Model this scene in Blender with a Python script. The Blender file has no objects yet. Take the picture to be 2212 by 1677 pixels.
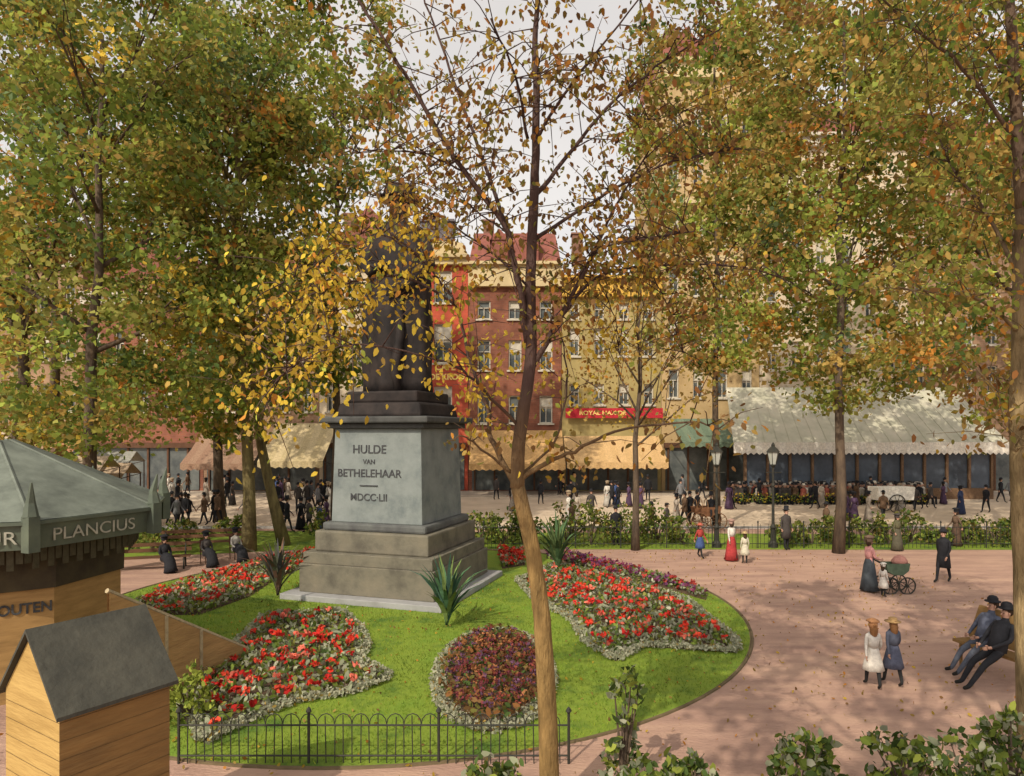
import bpy, math, random
import numpy as np
from mathutils import Vector, Matrix

random.seed(7); rng = np.random.default_rng(7)
scene = bpy.context.scene
COL = scene.collection
EYE = 5.0; FOC = 1500.0; HY = 930.0; CX = 1106.0

def G(px, py, z=0.0):
    """survey: bearing + depression from the 5 m high viewpoint -> plan position at height z"""
    d = (EYE - z) * FOC / (py - HY)
    return Vector(((px - CX) * d / FOC, d, z))
def D(px, py, d):
    return Vector(((px - CX) * d / FOC, d, EYE - (py - HY) * d / FOC))

# ------------------------------------------------------------ materials
def mat(name, c1, c2=None, scale=4.0, rough=0.85, bump=0.0, detail=6, c3=None, metallic=0, stretch=None, bscale=None):
    m = bpy.data.materials.new(name); m.use_nodes = True
    nt = m.node_tree; b = nt.nodes['Principled BSDF']
    b.inputs['Roughness'].default_value = rough; b.inputs['Metallic'].default_value = metallic
    b.inputs['Specular IOR Level'].default_value = 0.2
    c2 = c2 or tuple(x * 0.7 for x in c1)
    tc = nt.nodes.new('ShaderNodeTexCoord'); mp = nt.nodes.new('ShaderNodeMapping')
    if stretch: mp.inputs['Scale'].default_value = stretch
    nt.links.new(tc.outputs['Object'], mp.inputs['Vector'])
    n = nt.nodes.new('ShaderNodeTexNoise'); n.inputs['Scale'].default_value = scale
    n.inputs['Detail'].default_value = detail; n.inputs['Roughness'].default_value = 0.65
    nt.links.new(mp.outputs['Vector'], n.inputs['Vector'])
    r = nt.nodes.new('ShaderNodeValToRGB')
    r.color_ramp.elements[0].position = 0.34; r.color_ramp.elements[1].position = 0.66
    r.color_ramp.elements[0].color = (*c2, 1); r.color_ramp.elements[1].color = (*c1, 1)
    if c3:
        e = r.color_ramp.elements.new(0.5); e.color = (*c3, 1)
    nt.links.new(n.outputs['Fac'], r.inputs['Fac']); nt.links.new(r.outputs['Color'], b.inputs['Base Color'])
    if bump:
        n2 = nt.nodes.new('ShaderNodeTexNoise'); n2.inputs['Scale'].default_value = bscale or scale * 5
        n2.inputs['Detail'].default_value = 4
        nt.links.new(mp.outputs['Vector'], n2.inputs['Vector'])
        bp = nt.nodes.new('ShaderNodeBump'); bp.inputs['Strength'].default_value = bump; bp.inputs['Distance'].default_value = 0.05
        nt.links.new(n2.outputs['Fac'], bp.inputs['Height']); nt.links.new(bp.outputs['Normal'], b.inputs['Normal'])
    return m

def brick_mat(name, c1, c2, mortar):
    m = bpy.data.materials.new(name); m.use_nodes = True
    nt = m.node_tree; b = nt.nodes['Principled BSDF']; b.inputs['Roughness'].default_value = 0.9
    tc = nt.nodes.new('ShaderNodeTexCoord'); mp = nt.nodes.new('ShaderNodeMapping')
    mp.inputs['Rotation'].default_value = (math.radians(90), 0, 0)
    nt.links.new(tc.outputs['Object'], mp.inputs['Vector'])
    br = nt.nodes.new('ShaderNodeTexBrick'); br.inputs['Scale'].default_value = 1.0
    br.inputs['Brick Width'].default_value = 0.5; br.inputs['Row Height'].default_value = 0.17
    br.inputs['Mortar Size'].default_value = 0.012
    br.inputs['Color1'].default_value = (*c1, 1); br.inputs['Color2'].default_value = (*c2, 1); br.inputs['Mortar'].default_value = (*mortar, 1)
    nt.links.new(mp.outputs['Vector'], br.inputs['Vector'])
    n = nt.nodes.new('ShaderNodeTexNoise'); n.inputs['Scale'].default_value = 0.6; n.inputs['Detail'].default_value = 8
    nt.links.new(tc.outputs['Object'], n.inputs['Vector'])
    mx = nt.nodes.new('ShaderNodeMix'); mx.data_type = 'RGBA'; mx.blend_type = 'MULTIPLY'
    rr = nt.nodes.new('ShaderNodeValToRGB'); rr.color_ramp.elements[0].position = 0.3; rr.color_ramp.elements[1].position = 0.65
    rr.color_ramp.elements[0].color = (.5, .47, .45, 1); rr.color_ramp.elements[1].color = (1, 1, 1, 1)
    nt.links.new(n.outputs['Fac'], rr.inputs['Fac'])
    mx.inputs[0].default_value = 1.0
    nt.links.new(br.outputs['Color'], mx.inputs[6]); nt.links.new(rr.outputs['Color'], mx.inputs[7])
    nt.links.new(mx.outputs[2], b.inputs['Base Color'])
    return m

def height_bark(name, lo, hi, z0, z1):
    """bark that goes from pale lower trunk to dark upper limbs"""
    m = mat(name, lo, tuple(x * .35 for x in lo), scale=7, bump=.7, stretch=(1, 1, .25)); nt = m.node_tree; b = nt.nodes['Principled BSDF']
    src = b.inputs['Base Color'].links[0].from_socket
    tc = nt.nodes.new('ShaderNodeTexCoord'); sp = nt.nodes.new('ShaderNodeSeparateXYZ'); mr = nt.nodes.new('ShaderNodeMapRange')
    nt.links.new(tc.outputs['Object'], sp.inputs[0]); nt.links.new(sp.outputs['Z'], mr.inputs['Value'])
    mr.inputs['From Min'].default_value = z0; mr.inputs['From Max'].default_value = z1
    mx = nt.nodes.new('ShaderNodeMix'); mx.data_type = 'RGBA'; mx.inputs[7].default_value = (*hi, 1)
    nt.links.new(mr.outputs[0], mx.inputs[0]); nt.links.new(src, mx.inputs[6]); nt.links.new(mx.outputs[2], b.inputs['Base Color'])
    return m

def leaf_mat(name, trans=0.35):
    m = bpy.data.materials.new(name); m.use_nodes = True
    nt = m.node_tree; nt.nodes.clear()
    o = nt.nodes.new('ShaderNodeOutputMaterial'); a = nt.nodes.new('ShaderNodeAttribute'); a.attribute_name = 'col'
    d = nt.nodes.new('ShaderNodeBsdfDiffuse'); t = nt.nodes.new('ShaderNodeBsdfTranslucent'); mx = nt.nodes.new('ShaderNodeMixShader')
    mx.inputs[0].default_value = trans
    nt.links.new(a.outputs['Color'], d.inputs['Color']); nt.links.new(a.outputs['Color'], t.inputs['Color'])
    nt.links.new(d.outputs[0], mx.inputs[1]); nt.links.new(t.outputs[0], mx.inputs[2]); nt.links.new(mx.outputs[0], o.inputs['Surface'])
    return m
LEAF = leaf_mat('leaf', .45); PETAL = leaf_mat('petal', 0.2)
_cm = {}
def cmat(c, rough=0.85):
    k = (tuple(round(x, 3) for x in c), rough)
    if k not in _cm:
        _cm[k] = mat('cloth_or_paint', c, tuple(x * 0.65 for x in c), scale=9, rough=rough)
    return _cm[k]

# ------------------------------------------------------------ mesh builder
class MB:
    def __init__(s): s.v = []; s.f = []; s.m = []; s.M = None
    def add(s, vs, fs, mi=0):
        o = len(s.v)
        s.v += [tuple(s.M @ Vector(p)) if s.M else tuple(p) for p in vs]
        s.f += [tuple(i + o for i in f) for f in fs]; s.m += [mi] * len(fs)
    def box(s, c, size, mi=0, rz=0.0, taper=1.0):
        hx, hy, hz = [q / 2 for q in size]; ca, sa = math.cos(rz), math.sin(rz); vs = []
        for dz in (-1, 1):
            k = taper if dz > 0 else 1
            for dx, dy in ((-1, -1), (1, -1), (1, 1), (-1, 1)):
                x, y = dx * hx * k, dy * hy * k
                vs.append((c[0] + x * ca - y * sa, c[1] + x * sa + y * ca, c[2] + dz * hz))
        s.add(vs, [(3, 2, 1, 0), (4, 5, 6, 7), (0, 1, 5, 4), (1, 2, 6, 5), (2, 3, 7, 6), (3, 0, 4, 7)], mi)
    def tube(s, pts, rad, n=8, mi=0, cap=True):
        pts = [Vector(p) for p in pts]; vs = []; up = None
        for i, p in enumerate(pts):
            t = (pts[min(i + 1, len(pts) - 1)] - pts[max(i - 1, 0)])
            t = t.normalized() if t.length > 1e-9 else Vector((0, 0, 1))
            if up is None:
                up = t.orthogonal().normalized()
            up = (up - t * up.dot(t)); up = up.normalized() if up.length > 1e-6 else t.orthogonal().normalized()
            w = t.cross(up); r = rad[i] if hasattr(rad, '__len__') else rad
            for k in range(n):
                a = 2 * math.pi * k / n
                vs.append(p + (up * math.cos(a) + w * math.sin(a)) * r)
        fs = []
        for i in range(len(pts) - 1):
            for k in range(n):
                fs.append((i * n + k, i * n + (k + 1) % n, (i + 1) * n + (k + 1) % n, (i + 1) * n + k))
        if cap:
            fs.append(tuple(range(n))[::-1]); fs.append(tuple((len(pts) - 1) * n + k for k in range(n)))
        s.add(vs, fs, mi)
    def lathe(s, c, prof, n=16, mi=0, ex=1.0, ey=1.0, wob=0.0, folds=7):
        vs = []
        for (r, z) in prof:
            for k in range(n):
                a = 2 * math.pi * k / n
                rr = r * (1 + wob * math.sin(a * folds + z * 2))
                vs.append((c[0] + rr * ex * math.cos(a), c[1] + rr * ey * math.sin(a), c[2] + z))
        fs = []
        for i in range(len(prof) - 1):
            for k in range(n):
                fs.append((i * n + k, i * n + (k + 1) % n, (i + 1) * n + (k + 1) % n, (i + 1) * n + k))
        fs.append(tuple(range(n))[::-1]); fs.append(tuple((len(prof) - 1) * n + k for k in range(n)))
        s.add(vs, fs, mi)
    def obj(s, name, mats, parent=None, smooth=False, bevel=0.0, **props):
        me = bpy.data.meshes.new(name); me.from_pydata(s.v, [], s.f)
        mats = mats if isinstance(mats, (list, tuple)) else [mats]
        for m in mats: me.materials.append(m)
        me.polygons.foreach_set('material_index', s.m)
        if smooth: me.polygons.foreach_set('use_smooth', [True] * len(s.f))
        me.update()
        o = bpy.data.objects.new(name, me); COL.objects.link(o)
        if bevel:
            bv = o.modifiers.new('bevel', 'BEVEL'); bv.width = bevel; bv.segments = 2; bv.limit_method = 'ANGLE'
        if parent: o.parent = parent
        for k, v in props.items(): o[k] = v
        return o
def thing(name, label, category, group=None, loc=(0, 0, 0)):
    e = bpy.data.objects.new(name, None); COL.objects.link(e); e.location = loc; e.empty_display_size = 0.3
    tag(e, label, category, group); return e
def tag(o, label, category, group=None):
    o['label'] = label; o['category'] = category
    if group: o['group'] = group

# ------------------------------------------------------------ leaves
SHAPES = {
 'diamond': np.array([(-.5, 0, 0), (0, .36, .1), (.5, 0, 0), (0, -.36, .1)]),
 'leaf': np.array([(-.5, 0, 0), (-.2, .27, .07), (.2, .22, .06), (.5, 0, -.06), (.2, -.22, .06), (-.2, -.27, .07)]),
 'blade': np.array([(-.5, .08, 0), (-.5, -.08, 0), (.5, 0, .0)]),
}
def leaves(name, cen, size, colr, shape='diamond', hang=0.0, up=0.0, m=None, parent=None, **props):
    cen = np.asarray(cen, float); N = len(cen); S = SHAPES[shape]; K = len(S)
    u = rng.normal(size=(N, 3)); u[:, 2] = u[:, 2] * (1 - hang) - hang * 2.0 + up * 3
    u /= np.linalg.norm(u, axis=1)[:, None]
    w = rng.normal(size=(N, 3)); v = np.cross(u, w); v /= np.linalg.norm(v, axis=1)[:, None]; n = np.cross(u, v)
    size = np.asarray(size).reshape(-1, 1) if np.ndim(size) else np.full((N, 1), size)
    P = cen[:, None, :] + size[:, :, None] * (S[None, :, 0:1] * u[:, None] + S[None, :, 1:2] * v[:, None] + S[None, :, 2:3] * n[:, None])
    P = P.reshape(-1, 3)
    me = bpy.data.meshes.new(name); me.vertices.add(N * K); me.vertices.foreach_set('co', P.ravel())
    me.loops.add(N * K); me.loops.foreach_set('vertex_index', np.arange(N * K, dtype=np.int32))
    me.polygons.add(N); me.polygons.foreach_set('loop_start', np.arange(0, N * K, K, dtype=np.int32))
    me.polygons.foreach_set('loop_total', np.full(N, K, dtype=np.int32))
    me.update(calc_edges=True)
    at = me.attributes.new('col', 'FLOAT_COLOR', 'POINT')
    c4 = np.ones((N, 4)); c4[:, :3] = np.clip(colr, 0, 1)
    at.data.foreach_set('color', np.repeat(c4, K, axis=0).ravel())
    me.materials.append(m or LEAF)
    o = bpy.data.objects.new(name, me); COL.objects.link(o)
    if parent: o.parent = parent
    for k, vv in props.items(): o[k] = vv
    return o

C = dict(green=(.19, .25, .05), dgreen=(.11, .17, .05), olive=(.29, .28, .075), ochre=(.44, .30, .09), gold=(.56, .39, .06),
         orange=(.55, .25, .055), brown=(.29, .165, .07), lgreen=(.36, .41, .08), yellow=(.68, .50, .07), rust=(.42, .19, .07), silver=(.36, .38, .25), pale=(.46, .45, .33), bgreen=(.17, .24, .11))
def pal(weights):
    ks = list(weights); p = np.array([weights[k] for k in ks], float); return np.array([C[k] for k in ks]), p / p.sum()
def pick(P, n, jit=0.22):
    cols, p = P; i = rng.choice(len(cols), n, p=p)
    return cols[i] * (1 + jit * rng.normal(size=(n, 1))).clip(.45, 1.7)
P_LEFT = pal(dict(green=4.5, olive=4.5, dgreen=1.8, ochre=2.4, orange=.6, lgreen=2.5, gold=.4, brown=.6, bgreen=2))
P_LGOLD = pal(dict(green=4.5, lgreen=4, gold=1.7, ochre=1.8, orange=.7, dgreen=1.5, olive=3))
P_RIGHT = pal(dict(ochre=4.2, olive=4.5, green=2.8, orange=1.3, dgreen=.8, brown=.7, lgreen=1.2))
P_RGREEN = pal(dict(green=4.5, olive=4, lgreen=2.5, ochre=2.6, orange=.6, dgreen=1, bgreen=1))
P_MID = pal(dict(ochre=3.5, brown=3.0, olive=2.2, gold=1.5, orange=1.2, rust=.8))
P_YEL = pal(dict(yellow=5, gold=4, orange=1.2, lgreen=1, ochre=1))
P_SHRUB = pal(dict(green=4, lgreen=1.5, dgreen=3.5, silver=3, pale=.6))
P_HEDGE = pal(dict(green=4, dgreen=3, lgreen=2, olive=2.5, ochre=.8))
def darken(P, k): return (P[0] * k, P[1])
P_SHRUB = darken(P_SHRUB, .75); P_HEDGE = darken(P_HEDGE, .75); P_MID = darken(P_MID, .82)

BARK = mat('bark', (.14, .10, .065), (.05, .036, .028), scale=5, bump=.6, stretch=(1, 1, .25))
BARK_O = mat('bark_olive', (.22, .18, .075), (.08, .06, .03), scale=5, bump=.6, stretch=(1, 1, .25))
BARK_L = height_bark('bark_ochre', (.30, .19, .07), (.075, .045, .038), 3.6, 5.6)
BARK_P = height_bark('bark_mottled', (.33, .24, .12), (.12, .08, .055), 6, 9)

def park_tree(x, y, H, zb, R, P, label, nclump=170, per=95, lsize=.34, trunk_r=.24, lean=(0, 0), seed=1, bark=None, fork=.4, kind='linden_tree', crad=(.65, 1.3), P2=None, low=.4, boxy=6, gap=-1.6):
    rnd = random.Random(seed)
    e = thing(kind, label, 'tree', None, (x, y, 0))
    top = Vector((lean[0], lean[1], 0))
    t = MB(); path = []; rr = []
    nseg = 9; zt = H * .85
    for i in range(nseg + 1):
        f = i / nseg
        path.append(Vector((top.x * f ** .8 + rnd.uniform(-.12, .12) * (i > 0), top.y * f + rnd.uniform(-.12, .12) * (i > 0), zt * f)))
        rr.append(trunk_r * (1.25 if i == 0 else 1) * (1 - .85 * f) + .02)
    t.tube(path, rr, 9)
    ends = []
    for k in range(12):
        f = rnd.uniform(fork, .92); i = int(f * nseg); p0 = path[i].lerp(path[i + 1] if i < nseg else path[i], f * nseg - i)
        a = k * 2.4 + rnd.uniform(-.4, .4); rad = R * rnd.uniform(.55, .9)
        z1 = min(H - .8, p0.z + rnd.uniform(1.5, 4.5))
        p3 = Vector((top.x + rad * math.cos(a), top.y + rad * math.sin(a), max(zb + .5, z1)))
        p1 = p0.lerp(p3, .35) + Vector((0, 0, .2)); p2 = p0.lerp(p3, .7) + Vector((rnd.uniform(-.3, .3), rnd.uniform(-.3, .3), .3))
        r0 = trunk_r * (1 - .75 * f) * .6
        t.tube([p0, p1, p2, p3], [r0, r0 * .7, r0 * .45, .02], 6)
        ends += [p2, p3]
        for _ in range(2):
            q = p2 + Vector((rnd.uniform(-1.5, 1.5), rnd.uniform(-1.5, 1.5), rnd.uniform(.2, 1.6)))
            t.tube([p1, p1.lerp(q, .5) + Vector((0, 0, .15)), q], [r0 * .45, r0 * .3, .015], 5); ends.append(q)
    t.obj('trunk', bark or BARK, e, smooth=True)
    cents = [tuple(q) for q in ends]; rads = [rnd.uniform(*crad) * .9 for _ in ends]
    while len(cents) < nclump:
        tt = rnd.random(); a = rnd.uniform(0, 6.283); prof = (1 - abs(2 * tt - 1) ** boxy) * (1 - .25 * tt)
        rr_ = R * (prof * (rnd.random() ** .45) + .05) * (1 + .13 * math.sin(3 * a + seed + tt * 5))
        c = (top.x * (.3 + .7 * tt) + rr_ * math.cos(a), top.y + rr_ * math.sin(a), zb + (H - zb) * tt)
        if math.sin(c[0] * 1.3 + seed) + math.sin(c[1] * 1.1 + 2 * seed) + math.sin(c[2] * 1.2 + seed * 3) < gap: continue
        cents.append(c); rads.append(rnd.uniform(*crad))
    Ls = []; idx = []
    for i, (c, r) in enumerate(zip(cents, rads)):
        n = int(per * r * r); d = rng.normal(size=(n, 3)); d /= np.linalg.norm(d, axis=1)[:, None]
        q = d * (rng.random((n, 1)) ** .6) * r * rng.uniform(.75, 1.5, (n, 1)); q[:, 2] *= .75
        Ls.append(np.array(c) + q); idx.append(np.full(n, i))
    L = np.concatenate(Ls); idx = np.concatenate(idx)
    cc = pick(P, len(cents), .2)
    if P2 is not None:
        lw = np.array([c[2] for c in cents]) < zb + (H - zb) * low; cc[lw] = pick(P2, int(lw.sum()), .2)
    cc = cc[idx]; lc = pick(P, len(L), .28)
    mixf = (rng.random((len(L), 1)) < .55) * .7
    col = cc * (1 - mixf) + lc * mixf
    sz = lsize * rng.uniform(.45, 1.15, len(L))
    leaves('crown', L, sz, col, 'diamond', hang=.25, parent=e)
    return e

# ------------------------------------------------------------ world, sun, camera
EL = math.radians(40); S = Vector((-.52, -.855, 0)).normalized()
w = bpy.data.worlds.new('World'); scene.world = w; w.use_nodes = True
nt = w.node_tree; bg = nt.nodes['Background']
sky = nt.nodes.new('ShaderNodeTexSky'); sky.sky_type = 'NISHITA'; sky.sun_disc = False
sky.sun_elevation = EL; sky.sun_rotation = math.atan2(S.x, S.y) % (2 * math.pi)
sky.dust_density = 4.0
hs = nt.nodes.new('ShaderNodeHueSaturation'); hs.inputs['Saturation'].default_value = 0.3
nt.links.new(sky.outputs[0], hs.inputs['Color'])
tcw = nt.nodes.new('ShaderNodeTexCoord'); cn = nt.nodes.new('ShaderNodeTexNoise'); cn.inputs['Scale'].default_value = 4; cn.inputs['Detail'].default_value = 7
nt.links.new(tcw.outputs['Generated'], cn.inputs['Vector'])
cr_ = nt.nodes.new('ShaderNodeValToRGB'); cr_.color_ramp.elements[0].position = .3; cr_.color_ramp.elements[1].position = .7
cr_.color_ramp.elements[0].color = (.74, .69, .65, 1); cr_.color_ramp.elements[1].color = (1, .90, .78, 1)
nt.links.new(cn.outputs['Fac'], cr_.inputs['Fac'])
vm = nt.nodes.new('ShaderNodeVectorMath'); vm.operation = 'SCALE'; vm.inputs['Scale'].default_value = 6.6
nt.links.new(cr_.outputs['Color'], vm.inputs[0])
ad = nt.nodes.new('ShaderNodeVectorMath'); ad.operation = 'ADD'
nt.links.new(hs.outputs[0], ad.inputs[0]); nt.links.new(vm.outputs[0], ad.inputs[1]); nt.links.new(ad.outputs[0], bg.inputs['Color'])
bg.inputs['Strength'].default_value = 0.095
sl = bpy.data.lights.new('sun', 'SUN'); sl.energy = 3.6; sl.angle = math.radians(.5); sl.color = (1, .90, .73)
so = bpy.data.objects.new('sun', sl); COL.objects.link(so)
sv = Vector((S.x * math.cos(EL), S.y * math.cos(EL), math.sin(EL)))
so.rotation_euler = sv.to_track_quat('Z', 'Y').to_euler(); so.location = sv * 60
cd = bpy.data.cameras.new('camera'); cam = bpy.data.objects.new('camera', cd); COL.objects.link(cam)
cam.location = (0, 0, EYE); cam.rotation_euler = (math.radians(90), 0, 0)
cd.sensor_width = 36; cd.lens = 36 * FOC / 2212; cd.shift_y = (HY - 838.5) / 2212; cd.clip_end = 2000
scene.camera = cam
scene.view_settings.view_transform = 'Standard'

# ------------------------------------------------------------ ground sheets
def sheet(name, poly, z, m):
    b = MB(); b.add([(p[0], p[1], z) for p in poly], [tuple(range(len(poly)))])
    o = b.obj(name, m); o['kind'] = 'structure'; return o
gravel = mat('gravel', (.47, .305, .22), (.29, .18, .14), scale=.9, bump=.6, bscale=22, detail=13, c3=(.39, .245, .185), stretch=(.45, 1.5, 1))
sheet('ground', [(-400, -100), (400, -100), (400, 700), (-400, 700)], 0, gravel)
roadm = mat('street_paving', (.62, .50, .37), (.48, .38, .28), scale=.5, bump=.3, bscale=12, detail=10)
sheet('street', [(-120, 35.5), (120, 35.5), (120, 52), (-120, 52)], .004, roadm)
kb = MB(); kb.box((0, 54.1, .06), (240, 4.2, .13)); o = kb.obj('pavement', mat('pavement', (.5, .42, .33), (.38, .31, .25), scale=1)); o['kind'] = 'structure'
kb = MB(); kb.box((0, 35.4, .05), (240, .25, .12)); o = kb.obj('kerb', mat('kerb_stone', (.38, .36, .33), scale=2)); o['kind'] = 'structure'
grassm = mat('grass', (.15, .24, .028), (.075, .14, .022), scale=.8, bump=.5, bscale=40, c3=(.19, .255, .03), detail=10)
LC = (-2.85, 19.7); LA, LB = 9.05, 9.4
ell = [(LC[0] + LA * math.cos(a), LC[1] + LB * math.sin(a)) for a in np.linspace(0, 2 * math.pi, 96, endpoint=False)]
sheet('lawn', ell, .012, grassm)
sheet('grass_verge', [(-26, 25.5), (-16, 27.0), (-9, 29), (-1, 29.2), (24, 29.0), (26, 33), (-26, 35)], .008, grassm)
edg = MB(); edg.tube([(LC[0] + (LA + .05) * math.cos(a), LC[1] + (LB + .05) * math.sin(a), .0) for a in np.linspace(0, 2 * math.pi, 97)], .04, 6)
o = edg.obj('lawn_edging', mat('edging', (.15, .11, .06), scale=6)); o['kind'] = 'structure'
N = 75000
a = rng.random(N) * 2 * math.pi; r = np.sqrt(rng.random(N)) * (.985 + .02 * rng.random(N))
gp = np.stack([LC[0] + LA * r * np.cos(a), LC[1] + LB * r * np.sin(a), np.full(N, .035)], 1)
gp = gp[(gp[:, 1] < 24)]
gcol = np.array([(.12, .20, .03), (.20, .30, .035), (.30, .34, .045)])[rng.choice(3, len(gp), p=(.42, .43, .15))]
patch = (np.sin(gp[:, 0] * 1.3 + np.sin(gp[:, 1])) + np.sin(gp[:, 1] * 1.7 + gp[:, 0] * .6))[:, None]
gcol = gcol * (1 + .19 * patch) * rng.uniform(.75, 1.2, (len(gp), 1))
leaves('grass', gp, rng.uniform(.05, .1, len(gp)), gcol, 'blade', up=.8, kind='stuff')
N = 2600
fx = rng.uniform(-9, 15, N); fy = rng.uniform(9.5, 29, N)
leaves('fallen_leaves', np.stack([fx, fy, np.full(N, .045)], 1), rng.uniform(.04, .09, N), pick(pal(dict(gold=3, orange=2, ochre=3, brown=1)), N) * .75, 'leaf', kind='stuff')

# ------------------------------------------------------------ flower beds
soil = mat('soil', (.10, .065, .04), (.05, .03, .02), scale=5, bump=.6)
def inside(px, py, poly):
    r = np.zeros(len(px), bool); j = len(poly) - 1
    for i in range(len(poly)):
        xi, yi = poly[i][:2]; xj, yj = poly[j][:2]
        r ^= ((yi > py) != (yj > py)) & (px < (xj - xi) * (py - yi) / (yj - yi + 1e-12) + xi); j = i
    return r
def sample(poly, n):
    xs = [p[0] for p in poly]; ys = [p[1] for p in poly]
    x = rng.uniform(min(xs), max(xs), n * 4); y = rng.uniform(min(ys), max(ys), n * 4)
    k = inside(x, y, poly); return x[k][:n], y[k][:n]
def rosettes(x, y, z, k, spread):
    n = len(x); c = np.repeat(np.stack([x, y, z], 1), k, axis=0); return c + rng.normal(size=(n * k, 3)) * spread
def flower_bed(poly, label, nf, fcols, fol, border=True, hz=.12, fsize=.1, bw=.09, inset=.86):
    poly = [(p[0], p[1]) for p in poly]; cx = sum(p[0] for p in poly) / len(poly); cy = sum(p[1] for p in poly) / len(poly)
    b = MB(); n = len(poly)
    inner = [(cx + (p[0] - cx) * inset, cy + (p[1] - cy) * inset) for p in poly]
    b.add([(*p, .014) for p in poly] + [(*p, hz * .6) for p in inner], [(i, (i + 1) % n, n + (i + 1) % n, n + i) for i in range(n)] + [tuple(range(n, 2 * n))])
    o = b.obj('flower_bed', soil); tag(o, label, 'flower bed', 'flower beds on the lawn around the monument')
    A = abs(sum(poly[i][0] * poly[(i + 1) % n][1] - poly[(i + 1) % n][0] * poly[i][1] for i in range(n))) / 2
    x, y = sample(poly, int(A * 140)); z = rng.uniform(.06, hz + .1, len(x))
    leaves('foliage', np.stack([x, y, z], 1), rng.uniform(.09, .18, len(x)), pick(fol, len(x)), 'leaf', kind='stuff', parent=o)
    x, y = sample(inner if border else poly, nf); z = rng.uniform(hz + .04, hz + .14, len(x))
    k = 8; cols = np.array(fcols); fc = np.repeat(cols[rng.integers(0, len(cols), len(x))] * rng.uniform(.6, 1.25, (len(x), 1)), k, axis=0)
    leaves('blossoms', rosettes(x, y, z, k, (.045, .045, .025)), rng.uniform(fsize * .7, fsize * 1.1, len(x) * k), fc, 'leaf', m=PETAL, kind='stuff', parent=o)
    if border:
        pts = []
        for i in range(n):
            p, q = poly[i], poly[(i + 1) % n]; L = math.hypot(p[0] - q[0], p[1] - q[1]); m_ = max(2, int(L * 340))
            t = rng.random(m_); off = rng.uniform(-1.6, 1.6, (m_, 1)) * bw
            nx, ny = (q[1] - p[1]) / L, -(q[0] - p[0]) / L
            pts.append(np.stack([p[0] + (q[0] - p[0]) * t, p[1] + (q[1] - p[1]) * t, np.full(m_, .1)], 1) + off * np.array([[nx, ny, 0]]) + rng.normal(size=(m_, 3)) * (.015, .015, .03))
        pts = np.concatenate(pts)
        leaves('border_plants', pts, rng.uniform(.05, .1, len(pts)), pick(pal(dict(pale=7, silver=2, ochre=.7)), len(pts), .16), 'leaf', kind='stuff', parent=o)
    return o
RED = [(.66, .05, .03), (.74, .09, .05), (.54, .035, .03), (.70, .18, .12)]
PF = darken(pal(dict(green=3, dgreen=1.6, silver=4, olive=1.5, pale=1.6)), .95)
flower_bed([G(*p) for p in [(575, 1335), (735, 1325), (775, 1365), (790, 1400), (770, 1432), (840, 1468), (760, 1500), (640, 1520), (560, 1550), (440, 1608), (425, 1560), (400, 1530), (450, 1450), (530, 1380)]],
           'large bed of red geraniums with pale silvery border', 125, RED, PF, fsize=.13, inset=.92)
flower_bed([G(*p) for p in [(1120, 1258), (1200, 1222), (1330, 1252), (1480, 1300), (1585, 1388), (1590, 1412), (1500, 1406), (1390, 1398), (1330, 1430), (1270, 1392), (1235, 1340), (1160, 1300)]],
           'curved bed of red geraniums with pale silvery border', 230, RED, PF, fsize=.13, inset=.93)
flower_bed([G(*p) for p in [(290, 1305), (420, 1255), (560, 1215), (680, 1192), (690, 1215), (600, 1250), (540, 1290), (430, 1330), (340, 1330)]],
           'narrow bed of red flowers beside the path', 170, RED, PF, border=False, fsize=.13)
flower_bed([G(*p) for p in [(1185, 1190), (1290, 1215), (1420, 1245), (1530, 1285), (1525, 1298), (1400, 1262), (1270, 1232), (1180, 1207)]],
           'narrow strip of purple and red flowers', 170, [(.25, .06, .12), (.2, .07, .15), (.42, .06, .05)], PF, border=False, fsize=.13)
cb = (-.36, 14.3)
flower_bed([(cb[0] + 1.12 * math.cos(t), cb[1] + 2.8 * math.sin(t)) for t in np.linspace(0, 2 * math.pi, 32, endpoint=False)],
           'oval bed of dark red plants with pale rim', 300, [(.2, .05, .06), (.28, .07, .05), (.15, .07, .12), (.33, .14, .06)], darken(pal(dict(brown=4, dgreen=3, rust=2, olive=2)), .75), hz=.18, fsize=.075, bw=.1, inset=.88)
flower_bed([G(*p) for p in [(1075, 1190), (1130, 1190), (1135, 1222), (1085, 1230)]], 'small patch of red flowers behind the monument steps', 60, RED, PF, border=False, fsize=.14)

# ------------------------------------------------------------ monument
stone = mat('bluestone', (.225, .245, .235), (.13, .15, .15), scale=1.3, bump=.2, detail=12, c3=(.19, .21, .20))
stone2 = mat('step_stone', (.19, .165, .12), (.10, .09, .07), scale=1.4, bump=.25, detail=12, c3=(.155, .14, .105))
slabm = mat('slab_stone', (.34, .335, .33), (.24, .235, .23), scale=1.2, bump=.1)
bronze = mat('dark_bronze', (.038, .029, .026), (.014, .012, .012), scale=2, rough=.75, metallic=.1)
MC = Vector((-3.6, 22.2, 0)); MR = -math.radians(18)
mon = thing('monument', 'grey stone pedestal with stepped base carrying dark cloaked bronze figure', 'monument', None, MC); mon.rotation_euler = (0, 0, MR)
def mbox(name, h, z0, z1, m, bev=.02, taper=1.0):
    b = MB(); b.box((0, 0, (z0 + z1) / 2), (2 * h, 2 * h, z1 - z0), taper=taper); return b.obj(name, m, mon, bevel=bev)
mbox('base_slab', 2.6, 0, .18, slabm)
mbox('lower_step', 2.2, .18, 1.02, stone2)
mbox('middle_step', 2.12, 1.02, 1.36, stone2)
mbox('upper_step', 1.88, 1.36, 1.98, stone2, .05)
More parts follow.
